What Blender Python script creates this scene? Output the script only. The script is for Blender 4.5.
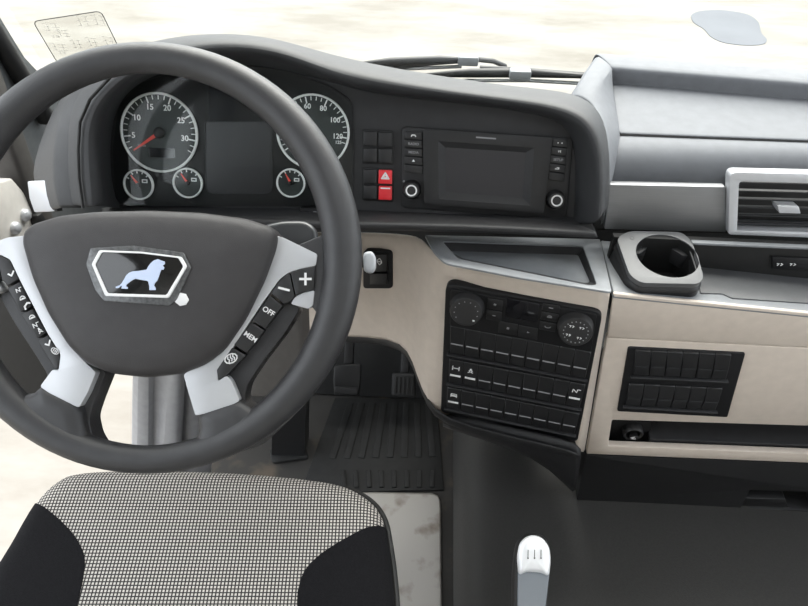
import bpy, bmesh, math, random
from mathutils import Vector, Matrix
from mathutils.geometry import tessellate_polygon
random.seed(7)
for o in list(bpy.data.objects):
    bpy.data.objects.remove(o)
SC = bpy.context.scene
COL = SC.collection
R = math.radians

# ------------------------------------------------------------------ camera
FPX = 700.0
CAM = Vector((0, 0, 1.45))
ROT = Matrix.Rotation(R(2.0), 3, 'Z') @ Matrix.Rotation(R(50), 3, 'X') @ Matrix.Rotation(R(1.5), 3, 'Z')
cd = bpy.data.cameras.new('camera')
cd.sensor_width = 36.0
cd.lens = 36.0 * FPX / 808.0
cd.clip_start = 0.02
cam = bpy.data.objects.new('camera', cd)
cam.matrix_world = Matrix.Translation(CAM) @ ROT.to_4x4()
COL.objects.link(cam)
SC.camera = cam

# ------------------------------------------------------------------ sky and exposure
wd = bpy.data.worlds.new('overcast_sky')
SC.world = wd
wd.use_nodes = True
bg = wd.node_tree.nodes['Background']
bg.inputs[0].default_value = (0.90, 0.95, 1.0, 1)
bg.inputs[1].default_value = 1.0
sun = bpy.data.lights.new('sun', 'SUN')
sun.energy = 3.2
sun.angle = R(65)
sun.color = (1.0, 0.96, 0.9)
sun_o = bpy.data.objects.new('sun', sun)
sun_o.rotation_euler = (R(-36), R(6), 0)
COL.objects.link(sun_o)
vs = SC.view_settings
vs.view_transform = 'Standard'
vs.look = 'None'
vs.gamma = 1.0
vs.use_curve_mapping = False
vs.exposure = 1.7


# ------------------------------------------------------------------ photo measurement helpers
def ray(px, py):
    return ROT @ Vector(((px - 404) / FPX, (303 - py) / FPX, -1))


def pt(px, py, d):
    return CAM + ray(px, py) * d


def pty(px, py, y):
    r = ray(px, py)
    return CAM + r * ((y - CAM.y) / r.y)


def ptz(px, py, z):
    r = ray(px, py)
    return CAM + r * ((z - CAM.z) / r.z)


def ptx(px, py, x):
    r = ray(px, py)
    return CAM + r * ((x - CAM.x) / r.x)


class Frame:
    """a plane in the cab with its own axes: u right, v up, w out of the surface"""

    def __init__(self, origin, normal, along=None):
        self.o = Vector(origin)
        w = Vector(normal).normalized()
        if along is not None:
            u = Vector(along)
            u = (u - w * u.dot(w)).normalized()
        else:
            u = Vector((0, 0, 1)).cross(w)
            u = u.normalized() if u.length > 1e-4 else Vector((1, 0, 0))
        self.u, self.v, self.w = u, w.cross(u), w
        self.M = Matrix((
            (self.u.x, self.v.x, w.x, self.o.x),
            (self.u.y, self.v.y, w.y, self.o.y),
            (self.u.z, self.v.z, w.z, self.o.z), (0, 0, 0, 1)))

    def uv(self, px, py, h=0.0):
        r = ray(px, py)
        t = (self.o + self.w * h - CAM).dot(self.w) / r.dot(self.w)
        p = CAM + r * t - self.o
        return (p.dot(self.u), p.dot(self.v))

    def uvs(self, pts, h=0.0):
        return [self.uv(x, y, h) for x, y in pts]

    def P(self, u, v, w=0.0):
        return self.o + self.u * u + self.v * v + self.w * w

    def hit(self, px, py, h=0.0):
        u, v = self.uv(px, py, h)
        return self.P(u, v, h)

    def at(self, u, v, w=0.0, rot=0.0):
        return self.M @ Matrix.Translation((u, v, w)) @ Matrix.Rotation(rot, 4, 'Z')

    def turned(self, a, b):
        """same plane, u axis along the photo line a-b"""
        pa, pb = self.hit(*a), self.hit(*b)
        return Frame(pa, self.w, pb - pa)


def tilt_normal(tau, yaw=0):
    t, b = R(tau), R(yaw)
    return Vector((-math.sin(b) * math.cos(t), -math.cos(b) * math.cos(t), math.sin(t)))


# ------------------------------------------------------------------ materials
MATS = {}


def mat(name, col, rough=0.5, metal=0.0, spec=0.5, var=0.0, scale=60, bump=0.0, bscale=900, coat=0.0, emit=None):
    m = bpy.data.materials.new(name)
    m.use_nodes = True
    nt = m.node_tree
    b = nt.nodes['Principled BSDF']
    b.inputs['Roughness'].default_value = rough
    b.inputs['Metallic'].default_value = metal
    b.inputs['Specular IOR Level'].default_value = spec
    b.inputs['Coat Weight'].default_value = coat
    b.inputs['Base Color'].default_value = (*col, 1)
    tc = nt.nodes.new('ShaderNodeTexCoord')
    if var:
        n = nt.nodes.new('ShaderNodeTexNoise')
        n.inputs['Scale'].default_value = scale
        n.inputs['Detail'].default_value = 4
        r = nt.nodes.new('ShaderNodeValToRGB')
        r.color_ramp.elements[0].position = 0.3
        r.color_ramp.elements[1].position = 0.7
        r.color_ramp.elements[0].color = (*[c * (1 - var) for c in col], 1)
        r.color_ramp.elements[1].color = (*[min(1, c * (1 + var)) for c in col], 1)
        nt.links.new(tc.outputs['Object'], n.inputs['Vector'])
        nt.links.new(n.outputs['Fac'], r.inputs['Fac'])
        nt.links.new(r.outputs['Color'], b.inputs['Base Color'])
    if bump:
        n2 = nt.nodes.new('ShaderNodeTexNoise')
        n2.inputs['Scale'].default_value = bscale
        n2.inputs['Detail'].default_value = 2
        bp = nt.nodes.new('ShaderNodeBump')
        bp.inputs['Strength'].default_value = bump
        bp.inputs['Distance'].default_value = 0.001
        nt.links.new(tc.outputs['Object'], n2.inputs['Vector'])
        nt.links.new(n2.outputs['Fac'], bp.inputs['Height'])
        nt.links.new(bp.outputs['Normal'], b.inputs['Normal'])
    MATS[name] = m
    return m


mat('black_plastic', (0.012, 0.012, 0.013), 0.5, var=0.15, bump=0.15)
mat('panel_black', (0.010, 0.010, 0.011), 0.55, spec=0.3, var=0.1)
mat('deep_black', (0.006, 0.006, 0.006), 0.6)
mat('dash_grey', (0.030, 0.031, 0.033), 0.55, spec=0.4, var=0.08, bump=0.25, bscale=1400)
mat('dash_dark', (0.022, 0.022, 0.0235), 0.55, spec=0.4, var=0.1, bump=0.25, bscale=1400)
mat('dash_skylit', (0.152, 0.159, 0.172), 0.65, spec=0.3, var=0.06, bump=0.25, bscale=1400)  # paler copy of the dash plastic, with skylight from the windscreen painted in
mat('tray_grey', (0.21, 0.22, 0.232), 0.45, var=0.06, bump=0.2, bscale=1200)
mat('beige', (0.60, 0.525, 0.455), 0.5, var=0.04, bump=0.12, bscale=1500)
mat('holder_grey', (0.080, 0.082, 0.086), 0.45, var=0.05, bump=0.2, bscale=1200)
mat('silver', (0.52, 0.53, 0.55), 0.38, metal=0.35, var=0.02)
mat('aluminium', (0.30, 0.305, 0.315), 0.38, metal=0.8, var=0.05)
mat('chrome', (0.75, 0.76, 0.78), 0.15, metal=1.0)
mat('leather', (0.028, 0.028, 0.030), 0.40, spec=0.5, var=0.1, bump=0.3, bscale=1600)
mat('airbag', (0.034, 0.032, 0.033), 0.5, spec=0.4, var=0.08, bump=0.35, bscale=1600)
mat('button', (0.014, 0.014, 0.015), 0.45, var=0.1)
mat('print_white', (0.75, 0.75, 0.75), 0.6)
mat('print_grey', (0.26, 0.26, 0.27), 0.6)
mat('print_faint', (0.42, 0.40, 0.37), 0.6)
mat('print_dark', (0.06, 0.06, 0.06), 0.6)
mat('red_button', (0.72, 0.03, 0.04), 0.4)
mat('needle_red', (0.75, 0.08, 0.06), 0.5)
mat('dial_black', (0.016, 0.021, 0.021), 0.5)
mat('lcd_black', (0.010, 0.010, 0.012), 0.12, coat=0.5)
mat('screen', (0.022, 0.021, 0.024), 0.5)
mat('emblem_black', (0.01, 0.01, 0.01), 0.12, coat=0.5, var=0.5, scale=400)
mat('lion_blue', (0.52, 0.60, 0.77), 0.3)
mat('clear_rim', (0.11, 0.113, 0.116), 0.22, metal=0.2, var=0.35, scale=250)
mat('rubber', (0.013, 0.013, 0.013), 0.75, var=0.2, bump=0.4, bscale=600)
mat('tunnel', (0.031, 0.030, 0.028), 0.7, var=0.12, scale=300, bump=0.4, bscale=700)
mat('bolster', (0.0055, 0.0055, 0.0065), 0.95, spec=0.15, var=0.35, scale=500, bump=0.5, bscale=900)
mat('shroud', (0.055, 0.050, 0.046), 0.6, var=0.1)
mat('knee_dark', (0.020, 0.019, 0.018), 0.6, var=0.1)
mat('column_grey', (0.27, 0.27, 0.28), 0.5, var=0.08)
mat('pillar', (0.085, 0.09, 0.092), 0.6, var=0.1, bump=0.2)
mat('liner', (0.45, 0.44, 0.42), 0.8, var=0.05)
mat('door_paint', (0.60, 0.57, 0.53), 0.45, var=0.06)
mat('smoke_grey', (0.035, 0.037, 0.040), 0.3)
mat('stalk_tip', (0.34, 0.355, 0.375), 0.35)
mat('knob_silver', (0.80, 0.81, 0.83), 0.35, metal=0.3)
mat('grip_grey', (0.20, 0.22, 0.245), 0.25, metal=0.3)


def node_mat(name):
    m = bpy.data.materials.new(name)
    m.use_nodes = True
    MATS[name] = m
    return m, m.node_tree, m.node_tree.nodes['Principled BSDF']


def math_node(nt, op, a, b=None):
    n = nt.nodes.new('ShaderNodeMath')
    n.operation = op
    for i, x in enumerate((a, b)):
        if x is None:
            continue
        if isinstance(x, (int, float)):
            n.inputs[i].default_value = x
        else:
            nt.links.new(x, n.inputs[i])
    return n.outputs[0]


# woven seat cloth: small pale oblongs on a dark grid
m, nt, b = node_mat('seat_weave')
tc = nt.nodes.new('ShaderNodeTexCoord')
sp = nt.nodes.new('ShaderNodeSeparateXYZ')
nt.links.new(tc.outputs['Object'], sp.inputs[0])
fx = math_node(nt, 'FRACT', math_node(nt, 'MULTIPLY', sp.outputs[0], 1 / 0.0046))
fy = math_node(nt, 'FRACT', math_node(nt, 'MULTIPLY', sp.outputs[1], 1 / 0.0046))
cell = math_node(nt, 'MULTIPLY', math_node(nt, 'GREATER_THAN', fx, 0.40), math_node(nt, 'GREATER_THAN', fy, 0.34))
nz = nt.nodes.new('ShaderNodeTexNoise')
nz.inputs['Scale'].default_value = 300
nt.links.new(tc.outputs['Object'], nz.inputs['Vector'])
mx = nt.nodes.new('ShaderNodeMix')
mx.data_type = 'RGBA'
mx.inputs[6].default_value = (0.020, 0.019, 0.019, 1)
mx.inputs[7].default_value = (0.43, 0.405, 0.375, 1)
nt.links.new(cell, mx.inputs[0])
nt.links.new(mx.outputs[2], b.inputs['Base Color'])
b.inputs['Roughness'].default_value = 0.9

# brushed aluminium strip: fine horizontal lines
m, nt, b = node_mat('brushed')
tc = nt.nodes.new('ShaderNodeTexCoord')
mp = nt.nodes.new('ShaderNodeMapping')
mp.inputs['Scale'].default_value = (6, 900, 6)
nz = nt.nodes.new('ShaderNodeTexNoise')
nz.inputs['Scale'].default_value = 3
rp = nt.nodes.new('ShaderNodeValToRGB')
rp.color_ramp.elements[0].color = (0.17, 0.174, 0.182, 1)
rp.color_ramp.elements[1].color = (0.30, 0.304, 0.312, 1)
nt.links.new(tc.outputs['Object'], mp.inputs[0])
nt.links.new(mp.outputs[0], nz.inputs['Vector'])
nt.links.new(nz.outputs['Fac'], rp.inputs['Fac'])
nt.links.new(rp.outputs['Color'], b.inputs['Base Color'])
b.inputs['Metallic'].default_value = 0.8
b.inputs['Roughness'].default_value = 0.42

# yard outside: pale dusty concrete with brown drifts
m, nt, b = node_mat('yard')
tc = nt.nodes.new('ShaderNodeTexCoord')
mp = nt.nodes.new('ShaderNodeMapping')
mp.inputs['Scale'].default_value = (0.35, 0.9, 1)
nz = nt.nodes.new('ShaderNodeTexNoise')
nz.inputs['Scale'].default_value = 1.3
nz.inputs['Detail'].default_value = 8
nz.inputs['Roughness'].default_value = 0.65
rp = nt.nodes.new('ShaderNodeValToRGB')
rp.color_ramp.elements[0].position = 0.36
rp.color_ramp.elements[0].color = (0.135, 0.122, 0.103, 1)
rp.color_ramp.elements[1].position = 0.58
rp.color_ramp.elements[1].color = (0.205, 0.196, 0.178, 1)
nt.links.new(tc.outputs['Object'], mp.inputs[0])
nt.links.new(mp.outputs[0], nz.inputs['Vector'])
nt.links.new(nz.outputs['Fac'], rp.inputs['Fac'])
nt.links.new(rp.outputs['Color'], b.inputs['Base Color'])
b.inputs['Roughness'].default_value = 0.9

# cab floor and paper mat with mud stains
for nm, c0, c1, sc, pos in (('cab_floor', (0.10, 0.078, 0.058), (0.036, 0.034, 0.032), 9, 0.37),
                            ('paper', (0.20, 0.17, 0.14), (0.40, 0.38, 0.355), 14, 0.40)):
    m, nt, b = node_mat(nm)
    tc = nt.nodes.new('ShaderNodeTexCoord')
    nz = nt.nodes.new('ShaderNodeTexNoise')
    nz.inputs['Scale'].default_value = sc
    nz.inputs['Detail'].default_value = 6
    rp = nt.nodes.new('ShaderNodeValToRGB')
    rp.color_ramp.elements[0].position = pos - 0.08
    rp.color_ramp.elements[0].color = (*c0, 1)
    rp.color_ramp.elements[1].position = pos + 0.08
    rp.color_ramp.elements[1].color = (*c1, 1)
    nt.links.new(tc.outputs['Object'], nz.inputs['Vector'])
    nt.links.new(nz.outputs['Fac'], rp.inputs['Fac'])
    nt.links.new(rp.outputs['Color'], b.inputs['Base Color'])
    b.inputs['Roughness'].default_value = 0.8

# thin panes: mostly clear with a faint surface reflection
def pane_mat(name, tint, gloss):
    m = bpy.data.materials.new(name)
    m.use_nodes = True
    nt = m.node_tree
    nt.nodes.clear()
    out = nt.nodes.new('ShaderNodeOutputMaterial')
    mix = nt.nodes.new('ShaderNodeMixShader')
    tr = nt.nodes.new('ShaderNodeBsdfTransparent')
    gl = nt.nodes.new('ShaderNodeBsdfGlossy')
    tr.inputs[0].default_value = (*tint, 1)
    gl.inputs['Roughness'].default_value = 0.03
    mix.inputs[0].default_value = gloss
    nt.links.new(tr.outputs[0], mix.inputs[1])
    nt.links.new(gl.outputs[0], mix.inputs[2])
    nt.links.new(mix.outputs[0], out.inputs[0])
    MATS[name] = m


pane_mat('windscreen_glass', (0.97, 0.98, 0.97), 0.03)
pane_mat('cluster_glass', (0.97, 0.985, 0.98), 0.012)
pane_mat('decal_film', (0.95, 0.95, 0.94), 0.01)

# ------------------------------------------------------------------ object helpers
MW = {}


def link(o, parent, M):
    COL.objects.link(o)
    if parent is not None:
        o.parent = parent
        o.matrix_local = MW[parent.name].inverted() @ M
    else:
        o.matrix_local = M
    MW[o.name] = M.copy()
    return o


def thing(name, loc, label, cat, group=None):
    o = bpy.data.objects.new(name, None)
    o.empty_display_size = 0.05
    link(o, None, Matrix.Translation(loc))
    return tag(o, label, cat, group)


def tag(o, label, cat=None, group=None, kind=None):
    if label:
        o['label'] = label
    if cat:
        o['category'] = cat
    if group:
        o['group'] = group
    if kind:
        o['kind'] = kind
    return o


def finish(bm, smooth=45):
    bmesh.ops.remove_doubles(bm, verts=bm.verts, dist=1e-6)
    bmesh.ops.recalc_face_normals(bm, faces=bm.faces)
    me = bpy.data.meshes.new('mesh')
    bm.to_mesh(me)
    bm.free()
    if smooth:
        for p in me.polygons:
            p.use_smooth = True
        me.set_sharp_from_angle(angle=R(smooth))
    return me


def mk(name, bm, m, parent=None, M=None, smooth=45, sub=0, solid=0.0, off=-1.0):
    me = finish(bm, smooth) if isinstance(bm, bmesh.types.BMesh) else bm
    if not me.materials:
        me.materials.append(MATS[m])
    me.name = name
    o = bpy.data.objects.new(name, me)
    link(o, parent, M if M is not None else (MW[parent.name] if parent is not None else Matrix.Identity(4)))
    if solid:
        s = o.modifiers.new('solid', 'SOLIDIFY')
        s.thickness = solid
        s.offset = off
    if sub:
        s = o.modifiers.new('sub', 'SUBSURF')
        s.levels = s.render_levels = sub
    return o


def struct(o):
    o['kind'] = 'structure'
    return o


def sharp_bevel(bm, width, seg=2, ang=35):
    if width <= 0:
        return
    es = [e for e in bm.edges if len(e.link_faces) == 2 and e.calc_face_angle(0) > R(ang)]
    bmesh.ops.bevel(bm, geom=es, offset=width, segments=seg, profile=0.5, affect='EDGES', clamp_overlap=True)


def rounded(poly, r, seg=4):
    """round the corners of a polygon; r one number or one per corner"""
    n = len(poly)
    out = []
    for i, p in enumerate(poly):
        ri = r[i] if isinstance(r, (list, tuple)) else r
        a = Vector(poly[i - 1]) - Vector(p)
        c = Vector(poly[(i + 1) % n]) - Vector(p)
        k = min(ri, a.length * 0.45, c.length * 0.45)
        if k <= 1e-6:
            out.append(tuple(p))
            continue
        s, e = Vector(p) + a.normalized() * k, Vector(p) + c.normalized() * k
        for j in range(seg + 1):
            t = j / seg
            q = s * (1 - t) ** 2 + Vector(p) * 2 * t * (1 - t) + e * t * t
            out.append((q.x, q.y))
    return out


def circle(cx, cy, r, n=32, ry=None):
    return [(cx + r * math.cos(2 * math.pi * i / n), cy + (ry or r) * math.sin(2 * math.pi * i / n)) for i in range(n)]


def panel(outer, holes=(), w0=0.0, w1=0.01, bev=0.0, seg=2, bm=None):
    """flat plate with holes, between heights w0 and w1"""
    bm = bm or bmesh.new()
    loops = [list(outer)] + [list(h) for h in holes]
    tris = tessellate_polygon([[Vector((x, y, 0)) for x, y in lp] for lp in loops])
    flat = [q for lp in loops for q in lp]
    top = [bm.verts.new((x, y, w1)) for x, y in flat]
    bot = [bm.verts.new((x, y, w0)) for x, y in flat]
    new = []
    if len(loops) == 1:
        new.append(bm.faces.new(top))
        new.append(bm.faces.new(bot[::-1]))
    else:
        for a, b_, c in tris:
            if len({a, b_, c}) == 3:
                try:
                    new.append(bm.faces.new((top[a], top[b_], top[c])))
                    new.append(bm.faces.new((bot[c], bot[b_], bot[a])))
                except ValueError:
                    pass
    k = 0
    for lp in loops:
        n = len(lp)
        for i in range(n):
            j = (i + 1) % n
            bm.faces.new((top[k + i], bot[k + i], bot[k + j], top[k + j]))
        k += n
    bmesh.ops.recalc_face_normals(bm, faces=bm.faces)
    sharp_bevel(bm, bev, seg)
    return bm


def boxb(x0, x1, y0, y1, z0, z1, bev=0.0, seg=2):
    return panel([(x0, y0), (x1, y0), (x1, y1), (x0, y1)], (), z0, z1, bev, seg)


def grid(rows, bm=None, close=False):
    bm = bm or bmesh.new()
    vv = [[bm.verts.new(p) for p in r] for r in rows]
    for i in range(len(rows) - 1):
        n = len(rows[i])
        for j in range(n if close else n - 1):
            k = (j + 1) % n
            q = [vv[i][j], vv[i][k], vv[i + 1][k], vv[i + 1][j]]
            try:
                bm.faces.new(q)
            except ValueError:
                pass
    return bm


def lathe(profile, n=32, cap=True, bm=None, cx=0, cy=0):
    """profile of (radius, height) turned about the w axis"""
    bm = bm or bmesh.new()
    rows = [[(cx + r * math.cos(2 * math.pi * i / n), cy + r * math.sin(2 * math.pi * i / n), h) for i in range(n)] for r, h in profile]
    vv = [[bm.verts.new(p) for p in r] for r in rows]
    for i in range(len(rows) - 1):
        for j in range(n):
            k = (j + 1) % n
            bm.faces.new((vv[i][j], vv[i][k], vv[i + 1][k], vv[i + 1][j]))
    if cap:
        if profile[0][0] > 1e-5:
            bm.faces.new(vv[0][::-1])
        if profile[-1][0] > 1e-5:
            bm.faces.new(vv[-1])
    return bm


def tube(pts, rad, n=14, flat=1.0, bm=None, closed=False):
    """tube along points; rad one number or one per point"""
    bm = bm or bmesh.new()
    pts = [Vector(p) for p in pts]
    N = len(pts)
    rings = []
    up = Vector((0, 0, 1))
    for i, p in enumerate(pts):
        a = pts[(i - 1) % N] if closed or i > 0 else p
        c = pts[(i + 1) % N] if closed or i < N - 1 else p
        t = (c - a).normalized()
        s = t.cross(up)
        s = s.normalized() if s.length > 1e-3 else t.cross(Vector((0, 1, 0))).normalized()
        q = s.cross(t).normalized()
        r = rad[i] if isinstance(rad, (list, tuple)) else rad
        rings.append([bm.verts.new(p + s * (r * math.cos(2 * math.pi * k / n)) + q * (r * flat * math.sin(2 * math.pi * k / n))) for k in range(n)])
    for i in range(N if closed else N - 1):
        A, B = rings[i], rings[(i + 1) % N]
        for k in range(n):
            l = (k + 1) % n
            bm.faces.new((A[k], A[l], B[l], B[k]))
    if not closed:
        bm.faces.new(rings[0][::-1])
        bm.faces.new(rings[-1])
    return bm


def stroke(pts, width, h0=0.0, h1=0.0006, bm=None, closed=False):
    """raised line print in the plane"""
    bm = bm or bmesh.new()
    P = [Vector(p) for p in pts]
    N = len(P)
    for i in range(N if closed else N - 1):
        a, c = P[i], P[(i + 1) % N]
        d = (c - a)
        if d.length < 1e-7:
            continue
        d.normalize()
        nrm = Vector((-d.y, d.x)) * width / 2
        a2, c2 = a - d * width * 0.3, c + d * width * 0.3
        q = [a2 + nrm, a2 - nrm, c2 - nrm, c2 + nrm]
        top = [bm.verts.new((x.x, x.y, h1)) for x in q]
        bot = [bm.verts.new((x.x, x.y, h0)) for x in q]
        bm.faces.new(top)
        bm.faces.new(bot[::-1])
        for k in range(4):
            bm.faces.new((top[k], bot[k], bot[(k + 1) % 4], top[(k + 1) % 4]))
    return bm


TEXT = {}


def text_mesh(s, size):
    key = (s, size)
    if key in TEXT:
        return TEXT[key]
    cu = bpy.data.curves.new('lettering', 'FONT')
    cu.body = s
    cu.size = size
    cu.align_x = 'CENTER'
    cu.align_y = 'CENTER'
    cu.extrude = 0.0002
    cu.offset = size * .018
    cu.resolution_u = 3
    o = bpy.data.objects.new('lettering', cu)
    COL.objects.link(o)
    dg = bpy.context.evaluated_depsgraph_get()
    me = bpy.data.meshes.new_from_object(o.evaluated_get(dg))
    bpy.data.objects.remove(o)
    TEXT[key] = me
    return me


def lettering(s, size, fr, u, v, w, m, parent, rot=0.0, name='lettering'):
    me = text_mesh(s, size).copy()
    me.materials.clear()
    me.materials.append(MATS[m])
    return mk(name, me, m, parent, fr.at(u, v, w, rot), smooth=0)


def lerp(a, b, t):
    return a + (b - a) * t


def mixp(a, b, t):
    return (lerp(a[0], b[0], t), lerp(a[1], b[1], t))


# ================================================================== the setting
XL, XR = -0.76, 1.42
# yard outside
bm = bmesh.new()
bmesh.ops.create_grid(bm, x_segments=2, y_segments=2, size=60)
o = struct(mk('ground', bm, 'yard', None, Matrix.Translation((0, 10, -1.25))))
tag(o, 'pale sandy concrete yard seen through the windscreen and open door')

# wet patch on the yard
mat('wet_patch', (0.150, 0.156, 0.168), 0.8, spec=0.0, var=0.05, scale=2)
pw = [(690, 15), (700, 11), (722, 10), (748, 14), (759, 22), (761, 34), (768, 40), (764, 45), (745, 46), (722, 43), (710, 37), (704, 29), (693, 23)]
GF = Frame((0, 8, -1.25), (0, 0, 1))
bm = panel(rounded(GF.uvs(pw), 0.25, 4), (), 0.0, 0.006)
o = mk('puddle', bm, 'wet_patch', None, GF.M)
tag(o, 'bluish grey wet patch on the sandy yard ahead', 'puddle')

# cab floor
bm = panel([(XL, -0.75), (XR, -0.75), (XR, 1.42), (XL, 1.42), (XL, 1.36), (-0.60, 1.36), (-0.60, -0.45), (XL, -0.45)], (), -0.06, 0.0)
struct(mk('floor', bm, 'cab_floor'))
# side walls: left with open doorway, right with window
LW = Frame((XL, 0, 0), (1, 0, 0), (0, 1, 0))
bm = panel([(-0.75, -0.06), (-0.45, -0.06), (-0.45, 1.85), (0.80, 1.85), (0.98, 1.30), (1.16, 1.05), (1.16, 0.55), (1.36, 0.30), (1.36, -0.06),
            (1.42, -0.06), (1.42, 0.72), (1.25, 0.95), (0.79, 2.1), (-0.75, 2.1)], (), -0.05, 0.0)
struct(mk('wall_left', bm, 'pillar', None, LW.M, smooth=0))
RW = Frame((XR, 0, 0), (-1, 0, 0), (0, -1, 0))
bm = panel([(0.75, -0.06), (-1.46, -0.06), (-1.46, 0.80), (-1.36, 0.95), (-1.02, 2.1), (0.75, 2.1)],
           [[(0.45, 0.72), (-1.20, 0.72), (-1.20, 0.95), (-0.98, 1.30), (-0.80, 1.85), (0.45, 1.85)]], -0.05, 0.0)
struct(mk('wall_right', bm, 'liner', None, RW.M, smooth=0))
bm = boxb(XL - 0.05, XR + 0.05, -0.80, -0.75, -0.06, 2.1)
struct(mk('wall_back', bm, 'liner'))
bm = panel([(XL - 0.05, -0.80), (XR + 0.05, -0.80), (XR + 0.05, 1.03), (XL - 0.05, 1.03)],
           [[(0.0, -0.35), (0.75, -0.35), (0.75, 0.45), (0.0, 0.45)]], 2.1, 2.15)  # unseen roof opening, added to let more light into the cab
struct(mk('ceiling', bm, 'liner', smooth=0))
# bulkhead below the windscreen
bm = boxb(XL - 0.05, XR + 0.05, 1.42, 1.46, -0.3, 0.80)
struct(mk('wall_front', bm, 'rubber'))
# windscreen
WN = Vector((0, -math.cos(R(22)), -math.sin(R(22))))
WF = Frame((0, 1.40, 0.82), WN)
bm = panel([(XL - 0.04, 0), (XR + 0.04, 0), (XR + 0.04, 1.36), (XL - 0.04, 1.36)], (), -0.004, 0.0)
o = struct(mk('window_1', bm, 'windscreen_glass', None, WF.M))
# left A pillar
pa, pb = WF.hit(54, 70), WF.hit(8, -1)
d = (pb - pa).normalized()
p0, p1 = pa - d * 0.16, pa + d * 1.2
sec = [(-0.005, 0.012), (0.012, 0.0), (0.0, -0.03), (-0.05, -0.075), (-0.10, -0.09), (-0.12, -0.05), (-0.12, 0.02)]
sx, sy = Vector((1, 0, 0)), Vector((0, 1, 0))
rows = [[p + sx * (a - 0.058) + sy * b_ for a, b_ in sec] for p in (p0, p0.lerp(p1, 0.5), p1)]
bm = grid(rows, close=True)
o = mk('trim_1', bm, 'pillar')
struct(o)
# dark rubber door seal beside the pillar
bm = tube([ptx(-14, 20, XL + 0.01), ptx(6, 52, XL + 0.01), ptx(30, 92, XL + 0.01), ptx(46, 118, XL + 0.01)], 0.018, 10)
struct(mk('trim_2', bm, 'deep_black'))
# hinge post in the doorway
bm = boxb(XL - 0.045, XL + 0.012, 1.10, 1.155, 0.3, 1.25, 0.01)
struct(mk('trim_3', bm, 'shroud'))

# ================================================================== dashboard
DASH = thing('dashboard', (0.2, 0.9, 0.9), 'dark grey moulded dashboard with raised hood over instruments, below the windscreen', 'dashboard')


def world_grid(rows, name, m, parent, sub=1, solid=0.004, off=0.0, smooth=45):
    off = 0.0
    o_ = MW[parent.name].translation
    bm = grid([[Vector(p) - o_ for p in r] for r in rows])
    return mk(name, bm, m, parent, Matrix.Translation(o_), smooth=smooth, sub=sub, solid=solid, off=off)


# common face of the instrument and radio bay
DF = Frame(pt(487, 165, 0.98), tilt_normal(24, 0))
face = [(108, 203), (106, 150), (113, 100), (140, 76), (185, 62), (250, 58), (300, 66), (340, 80), (375, 90), (450, 98), (520, 106), (566, 117), (580, 138), (583, 180), (580, 226), (470, 222), (355, 212), (330, 212)]
bm = panel(DF.uvs(face), (), -0.02, 0.0)
mk('bay_face', bm, 'dash_dark', DASH, DF.M)

# hood: each station = (inner edge on the face, lip, lip top, top rear) in the photo with distances
st = [
    ((121, 209), (103, 207, .955), (83, 208, .95)),
    ((112, 198), (101, 180, .945), (79, 178, .94)),
    ((108, 168), (98, 150, .935), (78, 150, .93)),
    ((108, 135), (99, 122, .925), (80, 122, .92)),
    ((115, 102), (108, 101, .91), (90, 99, .905)),
    ((138, 79), (132, 78, .89), (112, 75, .885)),
    ((178, 65), (175, 59, .875), (145, 55, .872)),
    ((232, 61), (235, 50, .87), (190, 41, .865)),
    ((285, 68), (285, 58, .875), (245, 38, .868)),
    ((335, 82), (328, 77, .89), (288, 46, .878)),
    ((375, 93), (368, 90, .91), (335, 68, .90)),
    ((450, 101), (450, 99, .93), (440, 88, .92)),
    ((520, 109), (520, 107, .935), (518, 97, .93)),
    ((562, 119), (568, 117, .93), (572, 105, .925)),
    ((576, 140), (589, 137, .925), (597, 122, .915)),
    ((577, 180), (598, 172, .925), (605, 158, .915)),
    ((574, 226), (596, 226, .93), (604, 215, .92)),
]
rear = [(55, 205, 1.0), (54, 181, 1.0), (55, 151, 1.0), (58, 122, 1.0), (66, 100, 1.02), (86, 74, 1.0), (118, 52, .97), (170, 37, .96), (232, 35, .95), (285, 42, .955), (345, 60, .98), (440, 77, 1.03), (520, 88, 1.03), (575, 92, 1.02), (602, 110, 1.0), (610, 150, .96), (608, 215, .95)]
rows = []
for (fi, lip, top), rr in zip(st, rear):
    f = DF.hit(*fi, 0.001)
    l, t, r = pt(*lip), pt(*top), pt(*rr)
    mid = l.lerp(t, 0.5)
    # push the rounded nose of the lip a little toward the driver
    nose = mid + (CAM - mid).normalized() * 0.010
    rows.append([f - DF.w * 0.015, f, f.lerp(l, 0.55), l, nose, t, t.lerp(r, 0.5) + Vector((0, 0, .004)), r])
world_grid(rows, 'hood', 'dash_grey', DASH, sub=2, solid=0.004, off=1.0)

# dark joint between the hood and the dashboard end
o_ = MW[DASH.name].translation
bm = tube([pt(t_[0], t_[1], t_[2] - .006) - o_ for _, _, t_ in st[:7]], .0022, 8)
mk('hood_joint', bm, 'deep_black', DASH)

# pad behind the hood running down to the windscreen
back = []
for i, rr in enumerate(rear[5:14]):
    r = pt(*rr)
    e = Vector((r.x + (0.02 if i > 4 else -0.01), 1.345, 0.885))
    back.append([r + Vector((0, 0, -0.002)), r.lerp(e, 0.25) + Vector((0, 0, -0.03)), r.lerp(e, 0.6) + Vector((0, 0, -0.03)), e])
world_grid(back, 'top_pad', 'dash_skylit', DASH, sub=1, solid=0.006)

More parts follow.
